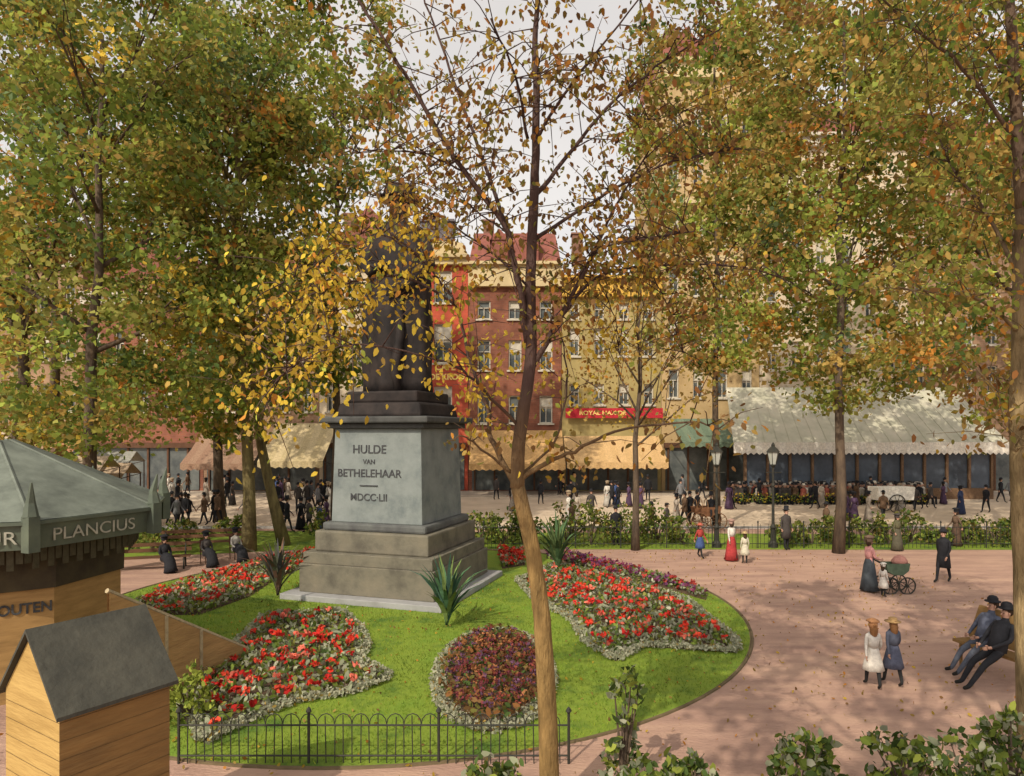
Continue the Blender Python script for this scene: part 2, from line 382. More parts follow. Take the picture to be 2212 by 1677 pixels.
mbox('base_moulding', 1.72, 1.98, 2.22, mat('wet_stone', (.13, .135, .125), (.08, .08, .08), scale=2), .07)  # moulding in a darker grey than the die above
mbox('die', 1.52, 2.22, 5.06, stone, .02, .95)
dk = mat('dark_stone', (.085, .085, .08), (.05, .05, .048), scale=2)
mbox('cornice', 1.62, 5.06, 5.22, dk, .03); b = mbox('cornice_slab', 1.82, 5.22, 5.42, dk, .05)
mbox('plinth', 1.45, 5.42, 5.85, bronze, .08, .93); mbox('plinth_top', 1.2, 5.85, 6.2, bronze, .06)
st = MB()
n = 44; prof = [(6.2, 1.1, .9), (6.5, 1.09, .88), (6.9, 1.07, .85), (7.4, 1.06, .83), (8.0, 1.05, .8), (8.6, 1.04, .78), (9.2, 1.04, .76), (9.8, 1.03, .74), (10.3, 1.02, .72), (10.7, 1.04, .69), (11.0, 1.03, .66), (11.35, .9, .55), (11.55, .5, .38), (11.68, .3, .3)]
vs = []
for (z, ax, ay) in prof:
    for k in range(n):
        t = 2 * math.pi * k / n; fz = min(1, (11.3 - z) / 2 if z < 11.3 else 0)
        fo = 1 + (.085 * math.sin(5 * t + z * .5) + .045 * math.sin(11 * t - z * .8) + .03 * math.sin(3 * t + z * 2.2)) * fz
        vs.append((ax * fo * math.cos(t), ay * fo * math.sin(t), z))
fs = [(i * n + k, i * n + (k + 1) % n, (i + 1) * n + (k + 1) % n, (i + 1) * n + k) for i in range(len(prof) - 1) for k in range(n)]
fs += [tuple(range(n))[::-1], tuple((len(prof) - 1) * n + k for k in range(n))]
st.add(vs, fs)
st.lathe((0, -.02, 0), [(.2, 11.6), (.27, 11.78), (.33, 12.0), (.34, 12.2), (.3, 12.4), (.2, 12.52)], 14, ex=.9)
st.tube([(0, -.33, 12.12), (0, -.42, 12.03), (0, -.34, 11.98)], [.03, .05, .03], 6)
st.tube([(-.82, -.05, 11.15), (-1.04, -.3, 10.3), (-.55, -.8, 9.95), (-.1, -.9, 10.1)], [.28, .26, .2, .13], 9)
st.tube([(.82, -.05, 11.15), (1.06, -.15, 10.2), (.7, -.77, 9.5), (.25, -.91, 9.3)], [.28, .25, .2, .13], 9)
for s_, zz, xx in ((1, 10.1, -.1), (-1, 9.3, .25)):
    for k in range(5):
        st.tube([(xx, -.9, zz + .08 - k * .045), (xx + s_ * .14, -.98, zz + .06 - k * .05), (xx + s_ * .22, -.91, zz + .03 - k * .05)], [.035, .03, .02], 5)
st.tube([(-.95, .2, 11.1), (-1.14, .1, 9), (-1.08, -.1, 7.2), (-1.0, -.2, 6.25)], [.12, .2, .22, .12], 8)
st.tube([(.35, -.66, 9.2), (.45, -.84, 8), (.3, -.9, 6.8), (.4, -.89, 6.22)], [.1, .14, .15, .12], 7)
so_ = st.obj('statue', bronze, mon, smooth=True)
ht = MB(); ht.lathe((0, 0, 0), [(.66, 12.36), (.7, 12.42), (.44, 12.48), (.5, 12.66), (.42, 12.8), (.15, 12.84)], 18, ex=1.05, ey=.95, wob=.03, folds=3)
ho = ht.obj('hat', bronze, so_, smooth=True); ho['label'] = 'wide beret of dark bronze'

def text(s_, size, origin, right, up, m, parent=None, name='inscription', bold=.0, align='CENTER', sx=1.0):
    cu = bpy.data.curves.new(name, 'FONT'); cu.body = s_; cu.size = size; cu.align_x = align; cu.align_y = 'CENTER'; cu.extrude = .006; cu.offset = bold
    t = bpy.data.objects.new(name + '_tmp', cu); COL.objects.link(t)
    bpy.context.view_layer.update(); dg = bpy.context.evaluated_depsgraph_get()
    me = bpy.data.meshes.new_from_object(t.evaluated_get(dg)); bpy.data.objects.remove(t)
    right = Vector(right).normalized(); up = Vector(up).normalized(); nn = right.cross(up)
    M = Matrix(((right.x * sx, up.x, nn.x, origin[0]), (right.y * sx, up.y, nn.y, origin[1]), (right.z * sx, up.z, nn.z, origin[2]), (0, 0, 0, 1)))
    me.transform(M); me.materials.clear(); me.materials.append(m)
    o = bpy.data.objects.new(name, me); COL.objects.link(o)
    if parent: o.parent = parent
    return o
ink = mat('dark_lettering', (.03, .03, .035), (.08, .08, .08), scale=8)
for s_, z, sz in (('HULDE', 4.42, .36), ('VAN', 4.05, .2), ('BETHELEHAAR', 3.7, .33), ('MDCC·LII', 2.98, .3)):
    k = (z - 2.22) / 2.84; yy = -1.52 * (1 - .05 * k) - .012
    text(s_, sz, (-.25, yy, z), (1, 0, 0), (0, .027, 1), ink, mon, bold=.003)
b = MB(); b.box((-.25, -1.5, 3.34), (.6, .05, .03)); b.obj('inscription', ink, mon)

# ------------------------------------------------------------ spiky plants
def spiky(x, y, h, n, label, cols):
    e = MB(); rnd = random.Random(int(x * 100))
    for i in range(n):
        a = rnd.uniform(0, 6.28); L = h * rnd.uniform(.6, 1.05); sp = rnd.uniform(.12, .6) * h; wd = .03 * h
        px, py = -math.sin(a), math.cos(a); vs = []
        for t, ww in ((0, .6), (.25, .95), (.5, 1), (.75, .65), (1, .05)):
            r_ = sp * t ** 1.6; z = L * (t - .35 * t ** 3 * (sp / h) * 1.6) + .05
            vs += [(x + math.cos(a) * r_ + px * wd * ww, y + math.sin(a) * r_ + py * wd * ww, z), (x + math.cos(a) * r_ - px * wd * ww, y + math.sin(a) * r_ - py * wd * ww, z)]
        e.add(vs, [(0, 1, 3, 2), (2, 3, 5, 4), (4, 5, 7, 6), (6, 7, 9, 8)], i % len(cols))
    o = e.obj('agave_plant', [cmat(c) for c in cols]); tag(o, label, 'plant', 'spiky plants around the monument'); return o
spiky(*G(965, 1355)[:2], 2.0, 48, 'large blue-green spiky agave beside the pedestal steps', [(.08, .17, .08), (.15, .21, .06), (.06, .13, .09)])
spiky(*G(600, 1290)[:2], 2.0, 34, 'reddish-green spiky cordyline beside the pedestal', [(.12, .13, .08), (.16, .09, .06), (.08, .08, .08)])
spiky(*G(1205, 1235)[:2], 2.3, 40, 'tall green spiky agave behind the trunk', [(.08, .15, .06), (.12, .17, .06)])

# ------------------------------------------------------------ kiosk with lettered fascia
kgreen = mat('painted_green', (.115, .135, .095), (.075, .09, .07), scale=2, rough=.6)
kroof = mat('zinc_roof', (.18, .20, .165), (.085, .095, .08), scale=1.3, rough=.7, c3=(.13, .145, .12), detail=12)
kwall = mat('ochre_boards', (.38, .23, .09), (.26, .155, .06), scale=1.5, stretch=(1, 1, 6))
kdark = mat('dark_boards', (.07, .055, .03), (.04, .03, .02), scale=2)
KC = Vector((-10.62, 14.3, 0)); kio = thing('kiosk', 'octagonal green kiosk with zinc roof, lettered fascia and ochre walls', 'kiosk', None, KC)
fn = math.atan2(-.38, .92); fw = fn + .24
def octo(ap, z, rot=None):
    q = fn if rot is None else rot
    R_ = ap / math.cos(math.pi / 8); return [(R_ * math.cos(q + math.pi / 8 + k * math.pi / 4), R_ * math.sin(q + math.pi / 8 + k * math.pi / 4), z) for k in range(8)]
def band(ap0, z0, ap1, z1, name, m, close=False, rot=None):
    b = MB(); v = octo(ap0, z0, rot) + octo(ap1, z1, rot); f = [(i, (i + 1) % 8, 8 + (i + 1) % 8, 8 + i) for i in range(8)]
    if close: f += [tuple(range(8))[::-1], tuple(range(8, 16))]
    b.add(v, f); return b.obj(name, m, kio)
band(2.9, 2.92, 2.96, 3.36, 'fascia', kgreen, True)
band(3.03, 3.36, 3.03, 3.42, 'cornice', kgreen, True)
b = MB(); v = octo(3.0, 3.43); ap = octo(.25, 4.8)
b.add(v + ap, [(i, (i + 1) % 8, 8 + (i + 1) % 8, 8 + i) for i in range(8)] + [tuple(range(8, 16))])
for i in range(8):
    b.tube([v[i], ap[i]], .035, 6)
b.obj('roof', kroof, kio)
band(2.2, 2.05, 2.22, 2.92, 'frieze', kdark, True, fw); band(2.14, 0, 2.14, 2.05, 'wall', kwall, True, fw)
b = MB(); fr = octo(2.5, 2.92)
for i in range(8):
    p = Vector(fr[i]); q = Vector(fr[(i + 1) % 8])
    for k in range(15):
        t = p.lerp(q, (k + .5) / 15); L = .3 + .12 * (k % 2)
        b.box((t.x, t.y, 2.92 - L / 2), (.11, .02, L), 0, math.atan2(q.y - p.y, q.x - p.x))
b.obj('fringe', cmat((.085, .075, .045)), kio)
for i in range(8):
    p = octo(3.0, 3.4)[i]; b = MB()
    b.box((p[0], p[1], 3.2), (.2, .2, .62), 0, fn); b.tube([(p[0], p[1], 3.5), (p[0] * .995, p[1] * .995, 3.75), (p[0] * 1.02, p[1] * 1.02, 4.1)], [.13, .08, .015], 6)
    b.obj('finial', kgreen, kio)
cream = mat('pale_lettering', (.42, .40, .32), (.25, .25, .2), scale=8)
def face(k, ap, along, z, rot=None):
    a = (fn if rot is None else rot) + k * math.pi / 4; nn = Vector((math.cos(a), math.sin(a), 0)); rt = Vector((-nn.y, nn.x, 0))
    return nn * ap + rt * along + Vector((0, 0, z)), rt
p_, rt = face(0, 2.955, .0, 3.13); text('PLANCIUS', .32, p_, rt, (0, 0, 1), cream, kio, 'lettering', .0, sx=1.15)
p_, rt = face(-1, 2.955, .8, 3.13); text('UR', .32, p_, rt, (0, 0, 1), cream, kio, 'lettering', .0, sx=1.15)
p_, rt = face(-1, 2.16, .44, 1.7, fw); text('OUTEN', .27, p_, rt, (0, 0, 1), ink, kio, 'lettering', .006, sx=.92)

# wooden hut
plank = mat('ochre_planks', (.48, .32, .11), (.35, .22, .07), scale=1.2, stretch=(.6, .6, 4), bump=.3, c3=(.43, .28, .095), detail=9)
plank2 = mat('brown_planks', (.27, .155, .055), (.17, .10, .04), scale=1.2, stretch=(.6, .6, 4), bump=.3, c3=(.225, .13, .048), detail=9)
felt = mat('roofing_felt', (.085, .082, .065), (.05, .05, .042), scale=2, rough=.9, bump=.3)
e0 = Vector((-4.55, 6.98, 0)); dr = Vector((.54, .84, 0)).normalized(); pr = Vector((-.84, .54, 0)).normalized(); LL = 1.16
hut = thing('wooden_hut', 'small ochre plank hut with dark felt gable roof', 'hut', None, e0)
def HP(a, b_, z): return dr * a + pr * b_ + Vector((0, 0, z))
b = MB(); b.add([HP(0, 0, 0), HP(LL, 0, 0), HP(LL, 1.2, 0), HP(0, 1.2, 0), HP(0, 0, 2.18), HP(LL, 0, 2.18), HP(LL, 1.2, 2.18), HP(0, 1.2, 2.18), HP(0, .6, 2.86), HP(LL, .6, 2.86)],
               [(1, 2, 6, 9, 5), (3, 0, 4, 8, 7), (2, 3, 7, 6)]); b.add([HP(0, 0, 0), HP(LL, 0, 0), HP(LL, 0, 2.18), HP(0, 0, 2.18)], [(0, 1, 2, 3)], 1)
for z in np.arange(.15, 2.1, .19):
    b.add([HP(0, -.004, z), HP(LL, -.004, z), HP(LL, -.004, z + .006), HP(0, -.004, z + .006)], [(0, 1, 2, 3)], 2)
    b.add([HP(-.004, 0, z), HP(-.004, 1.2, z), HP(-.004, 1.2, z + .006), HP(-.004, 0, z + .006)], [(0, 1, 2, 3)], 2)
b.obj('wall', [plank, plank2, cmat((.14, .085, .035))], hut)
b = MB()
for sgn in (0, 1):
    lo = -.08 if sgn == 0 else 1.28
    A = [HP(-.06, lo, 2.1), HP(LL + .06, lo, 2.1), HP(LL + .06, .6, 2.88), HP(-.06, .6, 2.88)]
    b.add(A + [q + Vector((0, 0, .04)) for q in A], [(0, 1, 2, 3), (4, 5, 6, 7), (0, 1, 5, 4), (1, 2, 6, 5), (3, 0, 4, 7)])
b.obj('roof', felt, hut)
# slanted boarding
P1 = Vector((-7.0, 12.0, 0)); P2 = Vector((-5.85, 15.3, 0)); b = MB(); off = (P2 - P1).cross(Vector((0, 0, 1))).normalized() * .05
b.add([P1, P2, P2 + Vector((0, 0, .18)), P1 + Vector((0, 0, 2.2)), P1 + off, P2 + off, P2 + off + Vector((0, 0, .18)), P1 + off + Vector((0, 0, 2.2))],
      [(0, 1, 2, 3), (4, 5, 6, 7), (2, 3, 7, 6), (1, 2, 6, 5)])
brd = b.obj('sloping_boarding', mat('tan_planks', (.44, .27, .11), (.30, .18, .075), scale=1.5, stretch=(.6, .6, 4), bump=.3)); tag(brd, 'brown wooden boarding with sloping pale capping rail', 'boarding')
b = MB(); b.tube([P1 + Vector((0, 0, 2.23)), P2 + Vector((0, 0, .2))], .045, 6)
for t in (.35, .6): 
    q = P1.lerp(P2, t); b.box((q.x + .06, q.y - .02, (2.2 - 2.02 * t) / 2), (.05, .05, 2.2 - 2.02 * t), 0, 1.2)
b.obj('capping_rail', cmat((.45, .36, .22)), brd)

# ------------------------------------------------------------ railings
iron = mat('black_iron', (.025, .028, .025), (.045, .04, .03), scale=10, rough=.6)
def railing(x0, x1, y, h, step, hoop, label):
    b = MB(); xs = np.arange(x0, x1, step)
    for i, x in enumerate(xs):
        jx = random.uniform(-.015, .015)
        hh = h * (.98 if i % 2 else .8) * random.uniform(.96, 1.03)
        b.tube([(x, y, 0), (x + jx, y, hh)], .009, 5)
        if hoop and i % 2 == 0 and x + 2 * step < x1:
            b.tube([(x + step * (1 - math.cos(a_)), y, h * .8 + .16 * math.sin(a_)) for a_ in np.linspace(0, math.pi, 7)], .008, 5)
    for z in ((.12, h * .78) if hoop else (.2, h * .85)):
        b.tube([(x0, y, z), (x1, y, z)], .015, 5)
    o = b.obj('iron_railing', iron); tag(o, label, 'railing')
    for x in np.arange(x0, x1 + .01, (x1 - x0) / max(1, round((x1 - x0) / 1.9))):
        p = MB(); p.tube([(x, y, 0), (x, y, h * 1.02)], .022, 7); p.lathe((x, y, h * 1.02), [(.02, 0), (.045, .03), (.03, .07), (.005, .1)], 8); p.obj('post', iron, o)
railing(-5.0, .85, 10.42, .74, .13, True, 'low black hooped iron railing at the edge of the lawn')
railing(-1.2, 24, 29.45, 1.05, .17, False, 'black iron railing with upright bars along the park hedge')

# ------------------------------------------------------------ trees
park_tree(-14.7, 24, 22, 4.3, 5.2, P_LEFT, 'leafy tree with green and yellow autumn foliage behind the kiosk', 255, 85, .27, .24, (.5, 0), 3, P2=P_LGOLD)
park_tree(-20.5, 29, 25, 4.0, 5.9, P_LEFT, 'tall tree with olive green crown over the market', 225, 80, .32, .28, (0, 0), 4, P2=P_RIGHT, low=.2)
park_tree(-10.9, 28.8, 24.5, 5.0, 4.6, P_LEFT, 'tall tree with forked trunk and golden green leaves', 240, 85, .29, .25, (-.6, 0), 5, bark=BARK_O, P2=P_LGOLD)
park_tree(-9.9, 30.2, 23, 6.5, 3.7, P_LEFT, 'leaning tree with green and brown leaves', 115, 90, .31, .22, (-3.0, 0), 6, bark=BARK_O, P2=P_LGOLD)
park_tree(-16, 38, 30, 4.4, 5.8, P_LEFT, 'tall tree with dense olive crown by the street', 185, 75, .42, .26, (0, 0), 8, P2=P_RIGHT, low=.25)
park_tree(-25, 38, 30, 4.4, 6.5, P_LEFT, 'tall tree with brownish green crown by the street', 165, 70, .42, .3, (0, 0), 9, P2=P_RIGHT, low=.25)
park_tree(-8.9, 35, 29, 7.4, 4.3, P_LEFT, 'tall slender tree with thin green and brown crown', 165, 75, .36, .2, (0, 0), 10)
park_tree(13.3, 28.3, 25.5, 5.9, 5.5, P_RIGHT, 'tall tree with ochre and green autumn crown beside the hedge', 265, 85, .29, .19, (.2, 0), 11, P2=P_RGREEN)
park_tree(22.5, 31, 28, 5.0, 6.2, P_RIGHT, 'tall tree with rust and olive crown beside the railing', 245, 80, .33, .24, (0, 0), 12)
park_tree(10.6, 36, 30, 8.2, 5.0, P_RGREEN, 'tall tree with high green crown beside the street', 200, 78, .37, .17, (0, 0), 13, P2=P_RIGHT, low=.3)
park_tree(18.4, 39, 31, 8, 5.8, P_RIGHT, 'tall tree with ochre crown in front of the cafe', 165, 75, .43, .16, (0, 0), 14)
park_tree(31, 40, 29, 6, 6.5, P_RGREEN, 'tall tree with green crown at the end of the square', 120, 70, .42, .3, (0, 0), 15)
park_tree(5.15, 29, 12.2, 5.0, 4.2, P_MID, 'small sparse tree with bare spreading twigs and few yellow leaves', 95, 42, .2, .14, (.2, 0), 16, kind='young_tree', crad=(.5, 1.1), boxy=4)
# unseen trees added behind the viewpoint, crowns placed to dapple the path
park_tree(-2.2, -3.4, 16, 10.5, 4.8, P_RIGHT, 'tall tree with airy crown on the near side', 62, 150, .34, .22, (.9, 2.4), 21, kind='shade_tree', crad=(.5, .85), fork=.75, gap=-.3)
park_tree(4.6, -1.5, 17.5, 11.5, 4.8, P_RIGHT, 'tall leaning tree with airy rust coloured crown beside the path', 62, 150, .34, .22, (-3.2, 5.4), 22, kind='shade_tree', crad=(.5, .85), fork=.75, gap=-.3)

def limb_tree(base, name, label, paths, leafspec, bark, scatter):
    e = thing(name, label, 'tree', None, base); t = MB(); L = []; Cc = []; Sz = []
    for (pts, r0, r1, nl, P) in paths:
        pts = [Vector(p) for p in pts]; fine = []
        for i in range(len(pts) - 1):
            a, b_ = pts[i], pts[i + 1]; pa = pts[max(i - 1, 0)]; pb = pts[min(i + 2, len(pts) - 1)]
            for k in range(5):
                s_ = k / 5
                fine.append(.5 * ((2 * a) + (b_ - pa) * s_ + (2 * pa - 5 * a + 4 * b_ - pb) * s_ ** 2 + (3 * a - pa - 3 * b_ + pb) * s_ ** 3))
        fine.append(pts[-1]); n_ = len(fine)
        jit = [Vector((random.gauss(0, 1), random.gauss(0, 1), random.gauss(0, 1))) * (.008 if r0 < .08 else .004) for _ in fine]
        fine = [f + (j if 0 < i < n_ - 1 else Vector()) for i, (f, j) in enumerate(zip(fine, jit))]
        t.tube(fine, [r0 + (r1 - r0) * (i / (n_ - 1)) ** .8 for i in range(n_)], 12 if r0 > .08 else 6)
        if not nl: continue
        ntw = max(3, nl // 9)
        for k in range(ntw):
            f = random.uniform(.22, 1.0); p = fine[int(f * (n_ - 1))]
            d = Vector((random.gauss(0, 1), random.gauss(0, .9), random.gauss(.15, .7))).normalized(); ln = random.uniform(.35, 1.25) * scatter
            q = p + d * ln; mid = p.lerp(q, .5) + Vector((0, 0, .06))
            t.tube([p, mid, q], [.009, .006, .003], 4)
            m_ = 14
            tt = np.array([random.uniform(.2, 1.2) for _ in range(m_)])[:, None]
            L.append(np.array(p) + (np.array(q) - np.array(p)) * tt + rng.normal(size=(m_, 3)) * (.15, .15, .13) - (0, 0, .05))
            Cc.append(pick(P, m_, .25)); Sz.append(rng.uniform(leafspec[0], leafspec[1], m_))
    t.v = [(v[0] - base[0], v[1] - base[1], v[2]) for v in t.v]
    t.obj('trunk', bark, e, smooth=True)
    Lc = np.concatenate(L) - np.array([base[0], base[1], 0])
    leaves('crown', Lc, np.concatenate(Sz), np.concatenate(Cc), 'leaf', hang=.6, parent=e)
    return e
def pl(*pts):
    return [D(*p) for p in pts]
T = 9.0
paths = [
 (pl((1190, 1775, T), (1180, 1500, T), (1166, 1300, T), (1142, 1150, T), (1118, 1050, T)), .14, .092, 0, None),
 (pl((1117, 1055, T), (1124, 930, T), (1146, 780, T), (1146, 600, T), (1155, 400, T)), .098, .062, 0, None),
 (pl((1155, 402, T), (1158, 200, T + .1), (1156, 60, T + .2), (1170, -120, T + .3)), .062, .026, 280, P_MID),
 (pl((1140, 740, T), (1118, 600, T - .1), (1085, 480, T - .2), (1000, 370, T - .3), (905, 210, T - .4), (830, 90, T - .5), (740, -60, T - .5)), .05, .016, 400, P_MID),
 (pl((1104, 520, T - .1), (1045, 350, T + .3), (985, 190, T + .6), (930, 30, T + .9), (900, -60, T + 1)), .03, .01, 270, P_MID),
 (pl((1158, 420, T), (1240, 320, T + .3), (1330, 215, T + .6), (1440, 130, T + .9), (1560, 60, T + 1.2)), .036, .01, 300, P_MID),
 (pl((1160, 300, T), (1215, 210, T - .4), (1290, 110, T - .8), (1400, -20, T - 1.2)), .025, .008, 230, P_MID),
 (pl((1152, 520, T), (1290, 430, T + .3), (1450, 350, T + .8), (1600, 320, T + 1.2)), .03, .008, 460, P_MID),
 (pl((1140, 300, T), (1115, 170, T - .5), (1060, 40, T - 1)), .022, .01, 190, P_MID),
 (pl((1135, 820, T), (1180, 740, T), (1235, 640, T - .1), (1285, 540, T - .2), (1325, 455, T - .3), (1400, 330, T - .4)), .05, .01, 360, P_MID),
 (pl((1215, 680, T), (1290, 600, T + .3), (1400, 575, T + .6), (1580, 575, T + 1), (1700, 600, T + 1.2)), .028, .007, 560, P_MID),
 (pl((1240, 630, T), (1290, 545, T - .3), (1400, 515, T - .8), (1500, 500, T - 1)), .022, .007, 360, P_MID),
 (pl((1118, 1040, T), (1180, 1000, T - .1), (1240, 975, T - .3), (1330, 932, T - .6), (1490, 912, T - 1), (1560, 930, T - 1.2)), .04, .007, 100, P_MID),
 (pl((1120, 1030, T), (1200, 950, T + .3), (1225, 800, T + .5), (1200, 690, T + .6)), .025, .007, 60, P_YEL),
 (pl((1115, 1050, T), (1062, 950, T + .2), (1052, 880, T + .4), (1010, 770, T + .5), (985, 660, T + .5), (910, 560, T + .3), (840, 500, T)), .045, .009, 280, P_YEL),
 (pl((1104, 1020, T), (1040, 970, T - .2), (1000, 945, T - .4), (960, 960, T - .6)), .022, .005, 24, P_MID),
 (pl((1120, 920, T), (1060, 860, T - .3), (1000, 800, T - .7), (900, 765, T - 1), (780, 745, T - 1.2), (690, 760, T - 1.2)), .024, .005, 190, P_YEL),
 (pl((985, 660, T + .5), (880, 600, T + .3), (760, 610, T), (640, 650, T - .2), (540, 720, T - .4)), .02, .005, 320, P_YEL),
 (pl((910, 560, T + .3), (800, 500, T), (700, 560, T - .4), (600, 620, T - .8)), .013, .004, 260, P_YEL),
 (pl((690, 760, T - 1.2), (620, 800, T - 1), (560, 860, T - .8)), .007, .003, 190, P_YEL),
 (pl((760, 610, T), (690, 720, T + .1), (620, 850, T + .3)), .009, .003, 230, P_YEL),
 (pl((1155, 640, T), (1080, 560, T + .4), (960, 480, T + .9), (860, 440, T + 1.3), (780, 420, T + 1.5)), .02, .005, 380, P_MID),
 (pl((1000, 370, T - .3), (900, 330, T - .6), (760, 330, T - 1)), .014, .004, 260, P_MID),
 (pl((1090, 500, T + .1), (1000, 440, T + .6), (900, 390, T + 1), (820, 400, T + 1.2)), .012, .004, 240, P_MID),
 (pl((1330, 215, T + .6), (1400, 260, T + 1), (1500, 230, T + 1.4)), .012, .004, 200, P_MID),
 (pl((1400, 575, T + .6), (1450, 680, T + .8), (1480, 770, T + .9)), .01, .004, 200, P_MID),
 (pl((1290, 600, T + .3), (1330, 690, T + .5), (1340, 780, T + .6)), .01, .004, 110, P_YEL),
]
limb_tree((D(1190, 1775, T).x, T, 0), 'autumn_tree', 'young tree with ochre trunk, dark limbs and sparse yellow-brown leaves', paths, (.055, .12), BARK_L, .88)
T2 = 10.3
paths = [
 (pl((2225, 1720, T2), (2212, 1300, T2), (2200, 950, T2), (2205, 700, T2), (2210, 450, T2)), .15, .10, 0, None),
 (pl((2210, 452, T2), (2195, 250, T2), (2180, 0, T2), (2160, -150, T2)), .10, .05, 420, P_RIGHT),
 (pl((2205, 720, T2), (2120, 650, T2 - .3), (2030, 635, T2 - .6), (1940, 620, T2 - .8)), .035, .01, 230, P_RIGHT),
 (pl((2205, 600, T2), (2130, 460, T2 + .3), (2050, 350, T2 + .6), (2000, 200, T2 + .8)), .04, .01, 380, P_RIGHT),
 (pl((2195, 300, T2), (2080, 150, T2 - .4), (1950, 40, T2 - .8), (1850, -60, T2 - 1)), .04, .01, 420, P_RGREEN),
 (pl((2195, 200, T2), (2120, 80, T2 + .5), (2040, -60, T2 + 1)), .035, .01, 320, P_RIGHT),
 (pl((2205, 520, T2), (2260, 350, T2), (2330, 100, T2)), .06, .02, 300, P_RIGHT),
 (pl((2202, 860, T2), (2150, 800, T2 + .3), (2100, 830, T2 + .5)), .016, .006, 150, P_MID),
 (pl((2203, 1000, T2), (2170, 900, T2 - .3), (2150, 820, T2 - .5)), .012, .005, 110, P_MID),
]
limb_tree((D(2225, 1720, T2).x, T2, 0), 'plane_tree', 'mature tree with pale mottled trunk and rust-coloured leaves', paths, (.08, .15), BARK_P, 1.1)

# ------------------------------------------------------------ shrubs
def shrub(x, y, rx, h, n, P, size, label, grp=None, shape='leaf', z0=0.1):
    e = thing('shrub', label, 'shrub', grp, (x, y, 0)); b = MB(); rnd = random.Random(int(abs(x * 77 + y)))
    ends = []
    for i in range(9):
        a = rnd.uniform(0, 6.28); r_ = rx * rnd.uniform(.2, .8)
        q = Vector((r_ * math.cos(a), r_ * math.sin(a), h * rnd.uniform(.45, .95))); b.tube([(0, 0, 0), q * .5 + Vector((0, 0, .1)), q], [.025, .016, .005], 5); ends.append(q)
    b.obj('stem', BARK, e)
    nc = 10; cs = ends + [Vector((rx * .75 * math.cos(a), rx * .75 * math.sin(a), h * rnd.uniform(.12, .55))) for a in np.linspace(0, 6, nc)]
    P_ = []
    for q in cs:
        m_ = n // len(cs); d = rng.normal(size=(m_, 3)); d /= np.linalg.norm(d, axis=1)[:, None]
        P_.append(np.array(q) + d * (rng.random((m_, 1)) ** .6) * min(rx * .42, h * .24))
    L = np.concatenate(P_); L[:, 2] = np.maximum(L[:, 2], z0)
    leaves('foliage', L, rng.uniform(size * .55, size * 1.25, len(L)), pick(P, len(L), .3), shape, up=.15, parent=e)
g1 = 'laurel shrubs at the near edge of the path'
for (px, d, rx, h, n) in [(1060, 9.2, .45, .62, 260), (1345, 9.6, .3, 1.7, 330), (1430, 9.0, .45, .7, 280), (1500, 9.3, .4, .6, 240), (1730, 9.2, .42, 1.15, 380), (1800, 8.9, .4, .6, 220),
                             (1960, 9.0, .5, 1.0, 480), (2110, 8.6, .48, 1.2, 480), (2185, 9.3, .42, 1.35, 420), (2050, 8.4, .42, .65, 260)]:
    shrub((px - CX) * d / FOC, d, rx, h, n, P_SHRUB, .15, 'low laurel shrub with dark and pale green leaves', g1)
g2 = 'shrubs behind the park railing'
for px in list(range(1040, 1140, 45)) + list(range(1225, 1500, 50)) + list(range(1700, 2230, 55)):
    h = random.uniform(1.1, 1.9) if px < 1500 else random.uniform(.8, 1.4)
    shrub((px - CX) * 30.6 / FOC, 30.6 + random.uniform(-.3, .5), random.uniform(.7, 1.0), h, 380, P_HEDGE, .2, 'rounded green shrub behind the iron railing', g2)
for px, py, h in ((410, 1180, 1.1), (330, 1190, 1.0), (700, 1165, 1.3), (490, 1155, .9)):
    q = G(px, py); shrub(q.x, q.y, .9, h, 380, P_HEDGE, .2, 'rounded green shrub on the grass verge', g2)
q = G(405, 1560); shrub(q.x, q.y, .42, .95, 380, darken(pal(dict(lgreen=5, green=2)), .85), .12, 'bright yellow-green shrub beside the hut')

# ------------------------------------------------------------ buildings
glass = mat('window_glass', (.05, .06, .065), (.16, .17, .16), scale=.6, rough=.15)
wh = mat('white_paint', (.58, .53, .44), (.42, .38, .31), scale=1.5)
YF = 56.0
def X(px, d=YF): return (px - CX) * d / FOC
def Z(py, d=YF): return EYE - (py - HY) * d / FOC
_win = {}
def window(parent, x, y, z, w_, h_, style=0):
    k = (round(w_, 2), round(h_, 2), style)
    if k not in _win:
        f = MB(); t = .09
        for (cx, cz, sx_, sz_) in ((0, h_ / 2 - t / 2, w_, t), (0, -h_ / 2 + t / 2, w_, t), (-w_ / 2 + t / 2, 0, t, h_ - 2 * t), (w_ / 2 - t / 2, 0, t, h_ - 2 * t), (0, .12 * h_, w_ - 2 * t, .07), (0, -.19 * h_, .06, h_ * .6 - t)):
            f.box((cx, 0, cz), (sx_, .1, sz_))
        p = MB(); p.box((0, .1, 0), (w_ - .02, .02, h_ - .02))
        if style: p.box((0, .07, h_ * .25), (w_ - .2, .015, h_ * .42), 1)
        s_ = MB(); s_.box((0, -.1, -h_ / 2 - .07), (w_ + .3, .45, .13))
        _win[k] = [q.obj('tmp', mm) for q, mm in ((f, wh), (p, [glass, wh]), (s_, wh))]
        for o in _win[k]: COL.objects.unlink(o)
    F, Pn, Sl = _win[k]
    o = F.copy(); o.name = 'window'; COL.objects.link(o); o.parent = parent; o.location = (x, y + .18, z)
    for src, nm in ((Pn, 'pane'), (Sl, 'sill')):
        c = src.copy(); c.name = nm; COL.objects.link(c); c.parent = o
